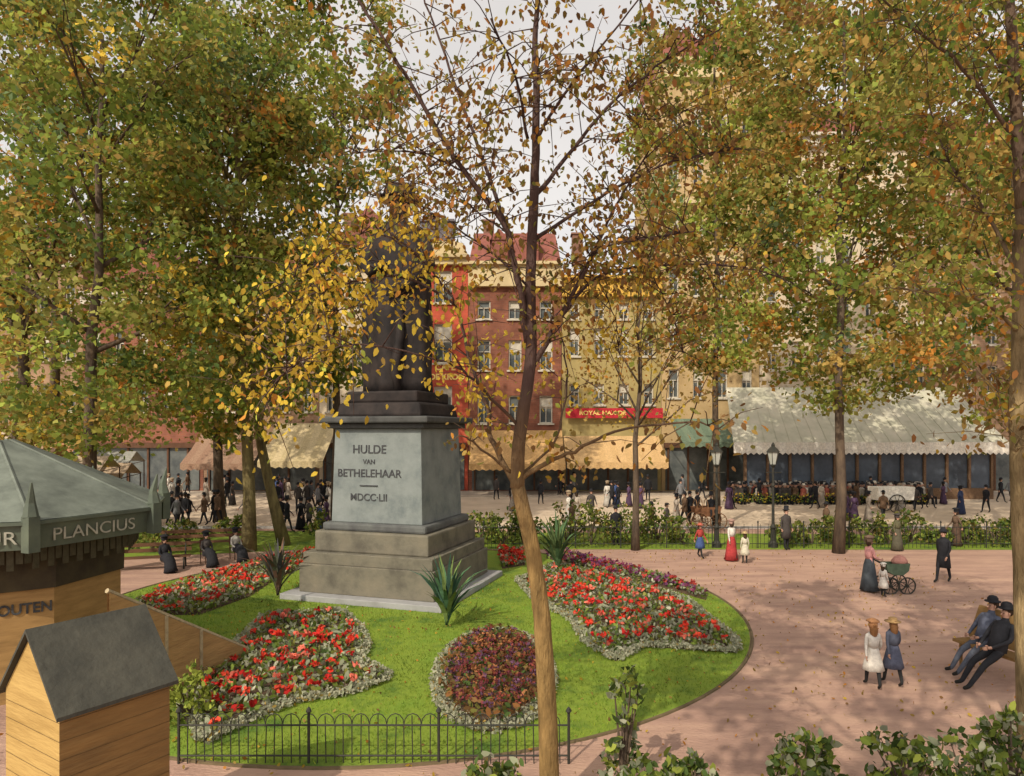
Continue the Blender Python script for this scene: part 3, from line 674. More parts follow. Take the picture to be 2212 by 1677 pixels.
def building(x0, x1, H, bays, rows, m, label, roof='flat', roofm=None, y=YF, depth=12, cornice=None, corn_h=.7, ww=.5, style=(0, 1), shop=None, band=None):
    e = thing('building', label, 'building', 'houses along the far side of the square', (x0, y, 0)); W = x1 - x0
    xs = [0.0]; bw = W / bays; wx = []
    for i in range(bays):
        a_ = bw * (i + .5) - bw * ww / 2; wx.append((a_, a_ + bw * ww)); xs += [a_, a_ + bw * ww]
    xs.append(W); rows = sorted(rows); zs = [0.0]
    for (a_, b_) in rows: zs += [a_, b_]
    zs.append(H); b = MB()
    for i in range(len(xs) - 1):
        for j in range(len(zs) - 1):
            if i % 2 == 1 and j % 2 == 1:
                xa, xb, za, zb = xs[i], xs[i + 1], zs[j], zs[j + 1]; r_ = .32
                b.add([(xa, 0, za), (xb, 0, za), (xb, 0, zb), (xa, 0, zb), (xa, r_, za), (xb, r_, za), (xb, r_, zb), (xa, r_, zb)], [(0, 1, 5, 4), (1, 2, 6, 5), (2, 3, 7, 6), (3, 0, 4, 7)])
            else:
                b.add([(xs[i], 0, zs[j]), (xs[i + 1], 0, zs[j]), (xs[i + 1], 0, zs[j + 1]), (xs[i], 0, zs[j + 1])], [(0, 1, 2, 3)])
    b.add([(0, 0, 0), (0, depth, 0), (0, depth, H), (0, 0, H)], [(0, 1, 2, 3)]); b.add([(W, 0, 0), (W, depth, 0), (W, depth, H), (W, 0, H)], [(3, 2, 1, 0)])
    b.add([(0, depth, 0), (W, depth, 0), (W, depth, H), (0, depth, H)], [(3, 2, 1, 0)])
    b.obj('wall', m, e)
    for (a_, b_) in wx:
        for k, (za, zb) in enumerate(rows): window(e, (a_ + b_) / 2, 0, (za + zb) / 2, b_ - a_ - .02, zb - za - .02, random.choice(style))
    c = MB(); c.box((W / 2, -.14, H - corn_h / 2), (W, .6, corn_h)); c.box((W / 2, -.3, H + .12), (W + .1, .95, .24)); c.obj('cornice', cornice or wh, e)
    r_ = MB(); rm = roofm or felt
    if roof == 'flat':
        r_.box((W / 2, depth / 2, H + .1), (W - .02, depth - .6, .18))
    elif roof == 'mansard':
        r_.add([(0, .2, H + .24), (W, .2, H + .24), (W - .4, 2.0, H + 3.2), (.4, 2.0, H + 3.2), (0, depth, H + .24), (W, depth, H + .24), (W - .4, depth - 2, H + 3.4), (.4, depth - 2, H + 3.4)],
               [(0, 1, 2, 3), (3, 2, 6, 7), (1, 5, 6, 2), (0, 3, 7, 4)])
        for i in range(max(1, bays - 1)):
            xx = W * (i + 1) / max(2, bays); r_.box((xx, .9, H + 1.3), (1.3, 1.8, 1.7)); r_.add([(xx - .8, -.1, H + 2.1), (xx + .8, -.1, H + 2.1), (xx, -.1, H + 3), (xx - .8, 2.2, H + 2.1), (xx + .8, 2.2, H + 2.1), (xx, 2.2, H + 3)], [(0, 1, 2), (0, 2, 5, 3), (1, 4, 5, 2)])
    elif roof == 'gable':
        r_.add([(0, 0, H), (W, 0, H), (W / 2, 0, H + W * .55), (0, depth, H), (W, depth, H), (W / 2, depth, H + W * .55)], [(0, 1, 2), (0, 2, 5, 3), (1, 4, 5, 2)])
    ro = r_.obj('roof', rm, e)
    ch = MB(); ch.box((W * .2, 4, H + 3.4), (.9, .9, 2.6)); ch.box((W * .2, 4, H + 4.75), (1.1, 1.1, .15)); ch.obj('chimney', cmat((.25, .13, .09)), ro)
    if band:
        for (za, zb, mm) in band:
            q = MB(); q.box((W / 2, -.06, (za + zb) / 2), (W, .1, zb - za)); q.obj('stone_band', mm, e)
    if shop:
        q = MB(); q.box((W / 2, -.05, 1.9), (W - .6, .06, 3.4), 0)
        for i in range(int(W / 1.6)): q.box((.5 + i * 1.6, -.14, 1.9), (.14, .12, 3.4), 1)
        q.box((W / 2, -.2, 3.8), (W - .3, .3, .4), 1); q.obj('shop_front', [glass, shop], e)
    return e
red = brick_mat('red_brick', (.55, .09, .045), (.44, .07, .035), (.44, .11, .06)); brown = brick_mat('brown_brick', (.29, .10, .055), (.22, .075, .045), (.26, .13, .085))
creamw = mat('cream_plaster', (.60, .48, .27), (.44, .34, .19), scale=.5, detail=11); ochrew = mat('ochre_plaster', (.50, .36, .19), (.36, .25, .12), scale=.5, detail=11)
olivew = mat('olive_plaster', (.40, .31, .13), (.28, .22, .09), scale=.6, detail=11); yellow = mat('yellow_paint', (.66, .40, .08), (.5, .3, .06), scale=1)
pinkw = brick_mat('pink_brick', (.34, .21, .12), (.28, .165, .10), (.34, .23, .15)); redroof = mat('red_tiles', (.28, .10, .075), (.18, .07, .055), scale=2)
palew = mat('pale_plaster', (.62, .52, .38), (.47, .38, .27), scale=.5, detail=11)
wood = mat('dark_wood', (.12, .06, .035), scale=3)
b1 = building(X(903), X(1011), Z(560), 1, [(Z(885), Z(835)), (Z(785), Z(700)), (Z(655), Z(585))], red, 'narrow bright red brick house with two tall arched windows', 'flat', cornice=creamw, corn_h=.5, ww=.36, style=(1, 1), shop=wood)
q = MB(); q.add([(0, .1, Z(550)), (4, .1, Z(550)), (3.6, .1, Z(525)), (2.9, .1, Z(520)), (.6, .1, Z(520)), (0, .1, Z(530)), (0, 1.0, Z(550)), (4, 1.0, Z(550)), (3.6, 1, Z(525)), (2.9, 1, Z(520)), (.6, 1, Z(520)), (0, 1, Z(530))],
               [(0, 1, 2, 3, 4, 5), (1, 7, 8, 2), (2, 8, 9, 3), (3, 9, 10, 4), (4, 10, 11, 5)]); q.obj('gable', creamw, b1)
q = MB(); q.box((1.3, 3, Z(495)), (2.7, 2.4, 2.6)); q.box((1.3, 3, Z(462)), (3.0, 2.7, .2)); q.obj('roof_turret', cmat((.16, .14, .15)), b1)
gold = mat('gilt_lettering', (.85, .62, .22), (.72, .5, .16), scale=6)
text('CAFE', .7, (2.2, -.03, Z(794)), (1, 0, 0), (0, 0, 1), gold, b1, 'lettering', .025); text('DE KROO', .64, (2.35, -.03, Z(815)), (1, 0, 0), (0, 0, 1), gold, b1, 'lettering', .025)
building(X(1012), X(1213), Z(575), 3, [(Z(915), Z(855)), (Z(800), Z(735)), (Z(690), Z(650))], brown, 'brown brick house with cream entablature and red mansard roof', 'mansard', redroof, cornice=creamw, corn_h=1.7, ww=.42, shop=wood)
building(X(1214), X(1428), Z(605), 4, [(Z(875), Z(830)), (Z(770), Z(710)), (Z(690), Z(655))], olivew, 'olive plaster house with yellow cornice', 'flat', cornice=yellow, corn_h=1.4, ww=.4, shop=wood)
building(X(1429), X(1640), Z(140), 4, [(Z(y0), Z(y0 - 62)) for y0 in (860, 750, 640, 530, 400, 290)], ochrew, 'very tall ochre plaster corner house with many window rows', 'mansard', redroof, cornice=creamw, corn_h=1.2, ww=.42, shop=wood,
         band=[(Z(565), Z(552), creamw), (Z(440), Z(428), creamw)])
building(X(1641), X(1960), Z(300), 6, [(Z(y0), Z(y0 - 62)) for y0 in (800, 690, 580, 470)], palew, 'tall cream plaster house above the glazed cafe', 'mansard', redroof, ww=.4)
building(X(1961), X(2380), Z(330), 8, [(Z(y0), Z(y0 - 60)) for y0 in (850, 745, 640, 530, 420)], pinkw, 'tall pinkish brick house with white windows', 'mansard', redroof, ww=.42, shop=wood)
building(X(690), X(902), Z(560), 4, [(Z(890), Z(830)), (Z(780), Z(710)), (Z(670), Z(610))], palew, 'cream plaster house partly behind the monument', 'gable', redroof, ww=.4, shop=wood)
building(X(440), X(689), Z(600), 5, [(Z(890), Z(830)), (Z(780), Z(715)), (Z(680), Z(640))], pinkw, 'pinkish brick house with shop front behind the trees', 'mansard', redroof, ww=.4, shop=wood)
building(X(180), X(439), Z(640), 5, [(Z(890), Z(830)), (Z(785), Z(715))], brown, 'brown brick house with white windows behind the trees', 'gable', redroof, ww=.4, shop=wood)
building(X(-160), X(179), Z(560), 6, [(Z(890), Z(830)), (Z(780), Z(715)), (Z(670), Z(610))], pinkw, 'broad pinkish brick house behind the market', 'mansard', redroof, ww=.4, shop=wood)
building(X(-600), X(-161), Z(600), 7, [(Z(890), Z(830)), (Z(780), Z(715)), (Z(670), Z(620))], brown, 'broad brown brick house at the end of the row', 'flat', None, ww=.4)

# awnings
def awning(x0, x1, y0, z0, y1, z1, cols, label, valance=.4):
    b = MB(); n_ = max(4, int((x1 - x0) / .5))
    for i in range(n_):
        xa = x0 + (x1 - x0) * i / n_; xb = x0 + (x1 - x0) * (i + 1) / n_
        b.add([(xa, y0, z0), (xb, y0, z0), (xb, (y0 + y1) / 2, (z0 + z1) / 2 - .12), (xa, (y0 + y1) / 2, (z0 + z1) / 2 - .12), (xb, y1, z1), (xa, y1, z1)], [(0, 1, 2, 3), (3, 2, 4, 5)], i % 2)
        b.add([(xa, y1, z1), (xb, y1, z1), (xb, y1 - .02, z1 - valance), ((xa + xb) / 2, y1 - .02, z1 - valance - .12), (xa, y1 - .02, z1 - valance)], [(0, 1, 2, 3, 4)], (i + 1) % 2)
    o = b.obj('awning', [cmat(cols[0]), cmat(cols[1])]); tag(o, label, 'awning')
    p = MB()
    for x in (x0 + .05, (x0 + x1) / 2, x1 - .05): p.tube([(x, y1 + .05, z1), (x, y0, z1 - .5)], .03, 5)
    p.obj('arm', iron, o)
awning(X(1020), X(1213), YF - .35, Z(930), 51.8, 2.5, ((.62, .38, .16), (.58, .35, .145)), 'wide orange-tan cloth awning over the shop front')
awning(X(1216), X(1420), YF - .35, Z(942), 52.0, 2.6, ((.64, .42, .20), (.60, .39, .18)), 'wide buff cloth awning below the red sign')
awning(X(600), X(730), YF - .35, Z(915), 51.5, 2.7, ((.56, .45, .26), (.5, .4, .22)), 'buff cloth awning beside the monument')
awning(X(440), X(585), YF - .35, Z(935), 52, 2.5, ((.30, .18, .12), (.33, .21, .14)), 'faded red cloth awning behind the trees')
awning(X(1445), X(1555), YF - .35, Z(905), 51.5, Z(955, 51.5), ((.14, .19, .13), (.17, .22, .15)), 'green cloth awning over the corner cafe door', .3)
b = MB(); b.box((X(1325), YF - .45, Z(893)), (X(1428) - X(1220), .12, .8)); sg = b.obj('signboard', cmat((.48, .03, .045))); tag(sg, 'long red signboard with gilt letters above an awning', 'sign')
text('ROYAL HAX DE', .46, (X(1300), YF - .53, Z(893)), (1, 0, 0), (0, 0, 1), gold, sg, 'lettering', .01, sx=1.15)
# glazed cafe verandah
v = thing('cafe_verandah', 'long glazed cafe verandah with pale grey-green sloping roof and cream valance', 'verandah', None, (X(1560), 50, 0))
W = X(2040) - X(1560); pg = mat('pale_grey_roof', (.54, .50, .40), (.38, .37, .28), scale=.7, detail=11, c3=(.47, .45, .35))
RT = Z(838)
b = MB(); b.add([(-1, 0, 4.1), (W + 1, 0, 4.1), (W + .3, 5.6, RT), (.2, 5.6, RT), (-1, 0, 4.0), (W + 1, 0, 4.0), (W + .3, 5.6, RT - .1), (.2, 5.6, RT - .1)], [(0, 1, 2, 3), (4, 5, 6, 7)])
for i in range(22):
    f = (i + .5) / 22; b.tube([(-1 + (W + 2) * f, -.02, 4.11), (.2 + (W + .1) * f, 5.6, RT + .01)], .018, 4)
b.obj('roof', pg, v)
b = MB(); nn_ = 48
for i in range(nn_):
    xa = -1 + (W + 2) * i / nn_; xb = -1 + (W + 2) * (i + 1) / nn_
    b.add([(xa, -.03, 4.14), (xb, -.03, 4.14), (xb, -.04, 3.4), ((xa + xb) / 2, -.04, 3.24), (xa, -.04, 3.4)], [(0, 1, 2, 3, 4)], i % 2)
b.obj('valance', [cmat((.88, .82, .72)), cmat((.84, .77, .66))], v)
b = MB(); b.box((W / 2, .6, 2.1), (W, .06, 2.9), 0)
for i in range(12): b.box((W * i / 11, .5, 1.8), (.18, .18, 3.6), 1)
b.box((W / 2, .5, .4), (W, .16, .8), 1); b.obj('glazing', [mat('blue_grey_glass', (.10, .12, .15), (.05, .06, .075), scale=.5, rough=.25), cmat((.2, .12, .07))], v)

# ------------------------------------------------------------ street lamps
lg = mat('lamp_glass', (.42, .42, .36), (.3, .32, .3), rough=.2)
def lamp(x, y):
    e = thing('street_lamp', 'black cast-iron street lamp with glass lantern', 'street lamp', 'street lamps along the railing', (x, y, 0))
    b = MB(); b.lathe((0, 0, 0), [(.2, 0), (.2, .15), (.12, .3), (.1, .8), (.13, .85), (.065, 1.0), (.05, 2.6), (.09, 2.65), (.05, 2.75), (.045, 3.4), (.12, 3.5), (.03, 3.55)], 12)
    b.tube([(-.35, 0, 3.2), (.35, 0, 3.2)], .02, 6)
    b.obj('post', iron, e)
    b = MB(); b.lathe((0, 0, 3.55), [(.13, 0), (.24, .5), (.25, .52)], 6); b.obj('lantern_glass', lg, e)
    b = MB(); b.lathe((0, 0, 4.07), [(.3, 0), (.2, .14), (.08, .25), (.09, .3), (.02, .42)], 6)
    for k in range(6):
        a = math.pi / 3 * k; b.tube([(.135 * math.cos(a), .135 * math.sin(a), 3.55 - 4.07 + 4.07), (.25 * math.cos(a), .25 * math.sin(a), 4.07)], .014, 4)
    b.obj('lantern_frame', iron, e)
lamp(*G(1548, 1183)[:2]); lamp(*G(1670, 1183)[:2])

# ------------------------------------------------------------ people
skinm = mat('skin', (.48, .28, .2), (.42, .24, .17), scale=5)
eyem = cmat((.03, .02, .02)); mouthm = cmat((.3, .08, .07))
def person(pos, h, ang, label, coat, legs, hat=None, hatc=(.03, .03, .03), pose='stand', dress=None, hair=(.06, .035, .02), longcoat=False, group=None, seed=0, cane=False, arms=None):
    rnd = random.Random(seed * 13 + int(h * 100)); fem = dress is not None
    J = {}; sw = .155 if fem else .185; dz = {'sit': -.45, 'recline': -.24}.get(pose, 0)
    lean = Vector((0, 0, 0)) if pose != 'recline' else Vector((0, .26, -.03))
    def t(v, f=1.0): return Vector(v) + Vector((0, 0, dz)) + lean * f
    J['pelvis'] = (t((0, 0, .95), 0), .135 if not fem else .145); J['waist'] = (t((0, 0, 1.1), .25), .12 if not fem else .1); J['chest'] = (t((0, 0, 1.3), .6), .155 if not fem else .135)
    J['neckb'] = (t((0, .0, 1.46), .85), .075); J['neck'] = (t((0, -.01, 1.53), .9), .05); J['head'] = (t((0, -.025, 1.6), .95), .078); J['crown'] = (t((0, -.01, 1.69), 1), .072)
    ph = rnd.choice((1, -1)); step = .24 if pose == 'walk' else .03
    for s_, nm in ((1, 'L'), (-1, 'R')):
        J['sh' + nm] = (t((s_ * sw, 0, 1.41), .8), .06); J['hip' + nm] = (t((s_ * .09, 0, .9), 0), .095)
        if pose in ('sit', 'recline'):
            J['el' + nm] = (t((s_ * (sw + .06), -.08, 1.15), .5), .043); J['wr' + nm] = (t((s_ * .13, -.28, 1.02), .2), .028); J['ha' + nm] = (t((s_ * .1, -.35, 1.0), .1), .03)
            if pose == 'sit':
                J['kn' + nm] = (Vector((s_ * .11, -.44, .50)), .062); J['an' + nm] = (Vector((s_ * .11, -.47, .1)), .042); J['to' + nm] = (Vector((s_ * .12, -.62, .045)), .036)
            else:
                J['kn' + nm] = (Vector((s_ * .12, -.40, .47)), .062); J['an' + nm] = (Vector((s_ * .13, -.72 - .06 * s_, .1)), .042); J['to' + nm] = (Vector((s_ * .15, -.86 - .06 * s_, .09)), .036)
        else:
            f = s_ * ph * step
            J['kn' + nm] = (Vector((s_ * .095, -f * .55 - .02, .5)), .062); J['an' + nm] = (Vector((s_ * .09, -f, .1 + (.05 if f < -.1 else 0))), .042); J['to' + nm] = (Vector((s_ * .1, -f - .15, .04)), .036)
            g = -f * .9
            if arms == 'front':
                J['el' + nm] = (Vector((s_ * (sw + .04), -.05, 1.14)), .043); J['wr' + nm] = (Vector((s_ * (sw - .03), -.3, 1.06)), .028); J['ha' + nm] = (Vector((s_ * (sw - .04), -.38, 1.05)), .03)
            else:
                J['el' + nm] = (Vector((s_ * (sw + .055), .02 - g * .3, 1.14)), .043); J['wr' + nm] = (Vector((s_ * (sw + .07), -.05 - g, .92)), .028); J['ha' + nm] = (Vector((s_ * (sw + .065), -.07 - g * 1.1, .84)), .03)
    E = [('pelvis', 'waist'), ('waist', 'chest'), ('chest', 'neckb'), ('neckb', 'neck'), ('neck', 'head'), ('head', 'crown')]
    for nm in 'LR': E += [('chest', 'sh' + nm), ('sh' + nm, 'el' + nm), ('el' + nm, 'wr' + nm), ('wr' + nm, 'ha' + nm), ('pelvis', 'hip' + nm), ('hip' + nm, 'kn' + nm), ('kn' + nm, 'an' + nm), ('an' + nm, 'to' + nm)]
    keys = list(J); me = bpy.data.meshes.new('sk'); me.from_pydata([J[k][0] for k in keys], [(keys.index(a), keys.index(b_)) for a, b_ in E], [])
    o = bpy.data.objects.new('sk', me); COL.objects.link(o); md = o.modifiers.new('s', 'SKIN'); md.use_smooth_shade = True
    for i, k in enumerate(keys):
        r_ = J[k][1]; me.skin_vertices[0].data[i].radius = (r_ * (1.15 if k in ('pelvis', 'chest', 'waist') else 1), r_ * (.78 if k in ('pelvis', 'chest', 'waist') else 1))
    me.skin_vertices[0].data[0].use_root = True
    sb = o.modifiers.new('u', 'SUBSURF'); sb.levels = 1; sb.render_levels = 1
    bpy.context.view_layer.update(); em = bpy.data.meshes.new_from_object(o.evaluated_get(bpy.context.evaluated_depsgraph_get()))
    bpy.data.objects.remove(o)
    V = np.array([v_.co[:] for v_ in em.vertices]); b = MB(); faces = [tuple(p.vertices) for p in em.polygons]
    cen = np.array([V[list(f)].mean(0) for f in faces]); best = np.full(len(faces), 9.); mi = np.zeros(len(faces), int)
    M_ = {('neckb', 'neck'): 0, ('neck', 'head'): 0, ('head', 'crown'): 0}
    for a, b_ in E:
        k = 0 if (a, b_) in M_ or a.startswith('wr') else (2 if a[:3] == 'hip' or a[:2] == 'kn' else (3 if a[:2] == 'an' else 1))
        A_ = np.array(J[a][0]); B_ = np.array(J[b_][0]); ab = B_ - A_; tt = np.clip(((cen - A_) @ ab) / (ab @ ab), 0, 1)
        dd = np.linalg.norm(cen - (A_ + tt[:, None] * ab), axis=1) - .6 * (J[a][1] + J[b_][1]) / 2; m_ = dd < best; best[m_] = dd[m_]; mi[m_] = k
    b.v = [tuple(x_) for x_ in V]; b.f = faces; b.m = [int(x_) for x_ in mi]
    hd = J['head'][0]
    b.tube([hd + Vector((0, -.07, .035)), hd + Vector((0, -.105, -.0)), hd + Vector((0, -.08, -.01))], [.008, .016, .01], 6, 0)
    for s_ in (1, -1):
        b.lathe(hd + Vector((s_ * .03, -.075, .03)), [(.002, -.01), (.011, 0), (.002, .01)], 6, 4); b.lathe(hd + Vector((s_ * .08, 0, .01)), [(.004, -.03), (.016, 0), (.012, .03)], 6, 0)
        nm = 'L' if s_ == 1 else 'R'; ha = J['ha' + nm][0]; wd = (ha - J['wr' + nm][0]).normalized(); sd = wd.cross(Vector((1, 0, 0))).normalized()
        for k in range(4):
            p0 = ha + sd * (k - 1.5) * .018; L_ = (.06, .07, .065, .05)[k]; b.tube([p0, p0 + wd * L_ * .6, p0 + wd * L_ + Vector((-s_ * .02, 0, 0))], [.01, .009, .006], 5, 0)
        b.tube([ha - wd * .03 + sd * .02, ha + sd * .05, ha + sd * .055 + wd * .03], [.012, .011, .007], 5, 0)
    b.box(hd + Vector((0, -.082, -.035)), (.04, .008, .008), 5)
    bpy.data.meshes.remove(em); 
    body = b.obj('person', [skinm, cmat(coat), cmat(legs if not fem else (.03, .03, .03)), cmat((.02, .018, .015)), eyem, mouthm], smooth=True)
    hr = MB(); cr = J['crown'][0]
    n_ = 10
    if fem: hr.lathe(cr + Vector((0, .035, -.1)), [(.04, -.1), (.085, -.04), (.1, .04), (.09, .1), (.03, .15)], n_); hr.lathe(cr + Vector((0, .1, .0)), [(.02, -.05), (.055, 0), (.02, .05)], 8)
    else: hr.lathe(cr + Vector((0, .03, -.05)), [(.06, -.07), (.09, -.02), (.09, .04), (.03, .1)], n_)
    if fem and h < 1.45: hr.lathe(cr + Vector((0, .06, -.22)), [(.05, -.12), (.085, -.03), (.1, .1), (.07, .18)], 9, wob=.08)
    hr.obj('hair', cmat(hair), body, smooth=True)
    if hat:
        q = MB(); c = cr + Vector((0, 0, .015))
        if hat == 'top': q.lathe(c, [(.15, 0), (.155, .015), (.1, .02), (.1, .17), (.085, .18)], 14)
        elif hat == 'bowler': q.lathe(c, [(.145, 0), (.15, .015), (.1, .02), (.1, .07), (.07, .115), (.02, .13)], 14)
        elif hat == 'straw': q.lathe(c, [(.2, -.01), (.205, .005), (.11, .02), (.105, .09), (.09, .1)], 14)
        elif hat == 'cap': q.lathe(c, [(.1, -.02), (.115, .03), (.1, .06), (.03, .08)], 12); q.box(c + Vector((0, -.11, .0)), (.13, .09, .015))
        elif hat == 'bonnet': q.lathe(c + Vector((0, .02, -.03)), [(.1, -.06), (.115, .0), (.11, .08), (.06, .14)], 12, wob=.06); q.lathe(c + Vector((0, 0, .08)), [(.17, -.01), (.14, .03), (.05, .07)], 12, wob=.1)
        q.obj('hat', cmat(hatc), body, smooth=True)
    if fem:
        q = MB()
        if pose in ('sit', 'recline'):
            q.tube([(0, 0, .66), (0, -.08, .56), (0, -.3, .52), (0, -.46, .42), (0, -.52, .2), (0, -.55, .04)], [.12, .19, .2, .2, .22, .26], 14)
        else:
            hem = .06 if h > 1.45 else .5
            q.lathe((0, 0, 0), [(.108, 1.12), (.14, 1.02), (.175, .9), (.21, .65), (.25, .4), (.31, hem)][::-1] if hem < .3 else [(.11, 1.12), (.15, 1.0), (.19, .85), (.23, .68), (.27, hem)][::-1], 22, wob=.06, ex=1, ey=.9)
        q.obj('skirt', cmat(dress), body, smooth=True)
        q = MB(); q.tube([t((0, 0, 1.08), .25), t((0, 0, 1.2), .4), t((0, -.01, 1.33), .6), t((0, 0, 1.44), .8)], [.115, .14, .155, .1], 14); q.obj('blouse', cmat(coat), body, smooth=True)
    else:
        q = MB()
        if pose in ('sit', 'recline'): q.tube([t((0, 0, .9), 0), t((0, 0, 1.08), .25), t((0, 0, 1.28), .55), t((0, 0, 1.44), .8)], [.17, .155, .175, .11], 14)
        else: q.lathe((0, 0, 0), [(.215 if longcoat else .18, .5 if longcoat else .74), (.19, .85), (.155, 1.08), (.185, 1.3), (.17, 1.4), (.08, 1.49)], 20, ex=1.08, ey=.8, wob=.015)
        q.obj('coat', cmat(coat), body, smooth=True)
    k = h / 1.78
    body.scale = (k, k, k); body.rotation_euler = (0, 0, math.radians(ang)); body.location = pos
    tag(body, label, 'person', group)
    if cane:
        q = MB(); hp = J['haR'][0]; q.tube([(hp.x, hp.y - .06, 0), (hp.x, hp.y - .04, hp.z + .03), (hp.x, hp.y + .04, hp.z + .06), (hp.x, hp.y + .08, hp.z + .02)], .012, 6)
        for i, vv in enumerate(q.v): q.v[i] = tuple((Matrix.Translation(Vector(pos)) @ Matrix.Rotation(math.radians(ang), 4, 'Z') @ Matrix.Scale(k, 4)) @ Vector(vv))
        tag(q.obj('walking_stick', wood), 'thin brown walking stick held in the hand', 'walking stick')
    return body
def copy_person(src, pos, ang, k):
    o = src.copy(); COL.objects.link(o); o.location = pos; o.rotation_euler = (0, 0, math.radians(ang)); o.scale = tuple(q * k for q in src.scale)
    for c in src.children:
        d = c.copy(); COL.objects.link(d); d.parent = o
    return o
BK = (.022, .022, .026); DG = (.07, .06, .055); BR = (.15, .09, .055); BL = (.06, .10, .24); NV = (.04, .055, .12); WH_ = (.66, .61, .54); PK = (.6, .28, .26)
gp_ = lambda x_, y_: G(x_, y_)
person(gp_(1886, 1487), 1.30, 172, 'girl in white dress with orange hat walking arm in arm', WH_, BK, 'bonnet', (.45, .22, .1), 'walk', WH_, (.28, .13, .05), seed=1)
person(gp_(1929, 1482), 1.32, 186, 'girl in dark blue pinafore with straw hat walking', (.10, .11, .15), BK, 'straw', (.45, .28, .12), 'walk', (.10, .11, .16), (.25, .12, .05), seed=2)
person(gp_(1878, 1278), 1.68, 100, 'woman in pink blouse and dark skirt pushing a perambulator', PK, BK, 'bonnet', (.2, .13, .09), 'stand', (.06, .07, .08), arms='front', seed=3)
person(gp_(2038, 1258), 1.75, -60, 'stooped man in long black coat walking with a stick', BK, BK, 'bowler', BK, 'walk', longcoat=True, cane=True, seed=4)
person(gp_(1580, 1212), 1.55, 200, 'girl in white blouse and long red skirt walking', WH_, BK, 'bonnet', (.4, .25, .2), 'walk', (.42, .05, .05), seed=5)
person(gp_(1609, 1218), 1.2, 180, 'child in white smock with straw hat', (.6, .55, .42), BK, 'straw', (.5, .35, .18), 'stand', (.6, .55, .42), seed=6)
person(gp_(1512, 1205), 1.35, 30, 'child in blue smock and red blouse', (.4, .06, .05), BK, 'straw', (.45, .12, .08), 'walk', BL, seed=7)
person(gp_(1698, 1188), 1.75, 20, 'man in dark coat with top hat beside the railing', DG, BK, 'top', BK, 'stand', longcoat=True, seed=8)
person(gp_(1330, 1178), 1.7, 10, 'man in black coat behind the shrubs', BK, BK, 'bowler', BK, 'stand', seed=9)
person(gp_(1407, 1165), 1.7, -80, 'person in brown coat beyond the railing', BR, BK, 'bowler', BK, 'walk', seed=10)
person(gp_(1235, 1160), 1.7, 60, 'man in brown coat beyond the shrubs', BR, BK, 'bowler', BR, 'stand', seed=11)
person(gp_(1440, 1160), 1.6, 60, 'man in grey coat beyond the shrubs', (.16, .13, .11), BK, 'cap', DG, 'walk', seed=12)
person(gp_(1785, 1165), 1.7, 90, 'man in brown coat behind the railing', BR, BK, 'bowler', BK, 'stand', seed=13)
person(gp_(1938, 1190), 1.5, 20, 'woman in olive coat by the shrubs', (.12, .11, .06), BK, 'bonnet', DG, 'stand', (.1, .09, .06), seed=14)
person(gp_(2065, 1180), 1.6, -90, 'woman in brown dress by the railing', (.14, .09, .06), BK, 'bonnet', BK, 'walk', (.1, .06, .04), seed=15)
streetp = [(1233, 1092, 'man in dark coat and hat walking', 'm', BK, 'bowler'), (1312, 1095, 'woman in white walking across the street', 'f', WH_, 'bonnet'), (1322, 1098, 'man in black coat walking', 'm', BK, 'bowler'),
           (1072, 1080, 'man in dark coat outside the shop', 'm', DG, 'bowler'), (1985, 1100, 'man in black pushing a white handcart', 'm', BK, 'cap'), (2010, 1098, 'man in dark coat crossing the street', 'm', DG, 'bowler'),
           (2075, 1112, 'woman in dark blue dress crossing the street', 'f', NV, 'bonnet'), (2130, 1108, 'man in black coat crossing the street', 'm', BK, 'bowler'), (1168, 1090, 'man in black coat walking by the shops', 'm', BK, 'top'),
           (1375, 1088, 'woman in blue dress walking', 'f', BL, 'bonnet'), (1640, 1090, 'man in dark coat near the terrace', 'm', BK, 'bowler'), (1470, 1092, 'man in grey coat walking', 'm', (.2, .2, .21), 'bowler'),
           (365, 1068, 'woman in white blouse near the market', 'f', WH_, 'bonnet'), (385, 1072, 'man in black coat near the market', 'm', BK, 'bowler'), (405, 1068, 'man in brown coat walking', 'm', BR, 'bowler'),
           (445, 1085, 'woman in pale dress walking', 'f', (.5, .42, .34), 'bonnet'), (490, 1090, 'man in dark coat by the trees', 'm', BK, 'top'), (502, 1092, 'woman in dark dress by the trees', 'f', DG, 'bonnet'),
           (392, 1130, 'man in black coat and hat on the path', 'm', BK, 'bowler'), (480, 1125, 'woman in dark green dress on the path', 'f', (.06, .09, .06), 'bonnet'), (470, 1132, 'man in brown coat on the path', 'm', BR, 'bowler'),
           (600, 1100, 'man in dark coat behind the trunks', 'm', BK, 'bowler'), (655, 1095, 'woman in white dress beside the monument', 'f', WH_, 'bonnet'), (672, 1100, 'man in grey suit beside the monument', 'm', (.12, .12, .13), 'bowler'),
           (620, 1150, 'man in black coat with top hat standing', 'm', BK, 'top'), (650, 1145, 'woman in black dress standing', 'f', BK, 'bonnet'), (690, 1150, 'woman in blue dress beside the pedestal', 'f', BL, 'straw'), (606, 1148, 'man in black coat and hat standing', 'm', BK, 'bowler'), (668, 1152, 'man in dark suit standing', 'm', DG, 'bowler'), (705, 1140, 'woman in purple dress standing', 'f', (.12, .07, .13), 'bonnet'),
           (350, 1085, 'man in dark coat by the kiosk', 'm', DG, 'bowler'), (1130, 1082, 'woman in grey dress near the awning', 'f', (.2, .18, .17), 'bonnet'), (1850, 1092, 'woman in brown dress near the terrace', 'f', BR, 'bonnet')]
srcs = []
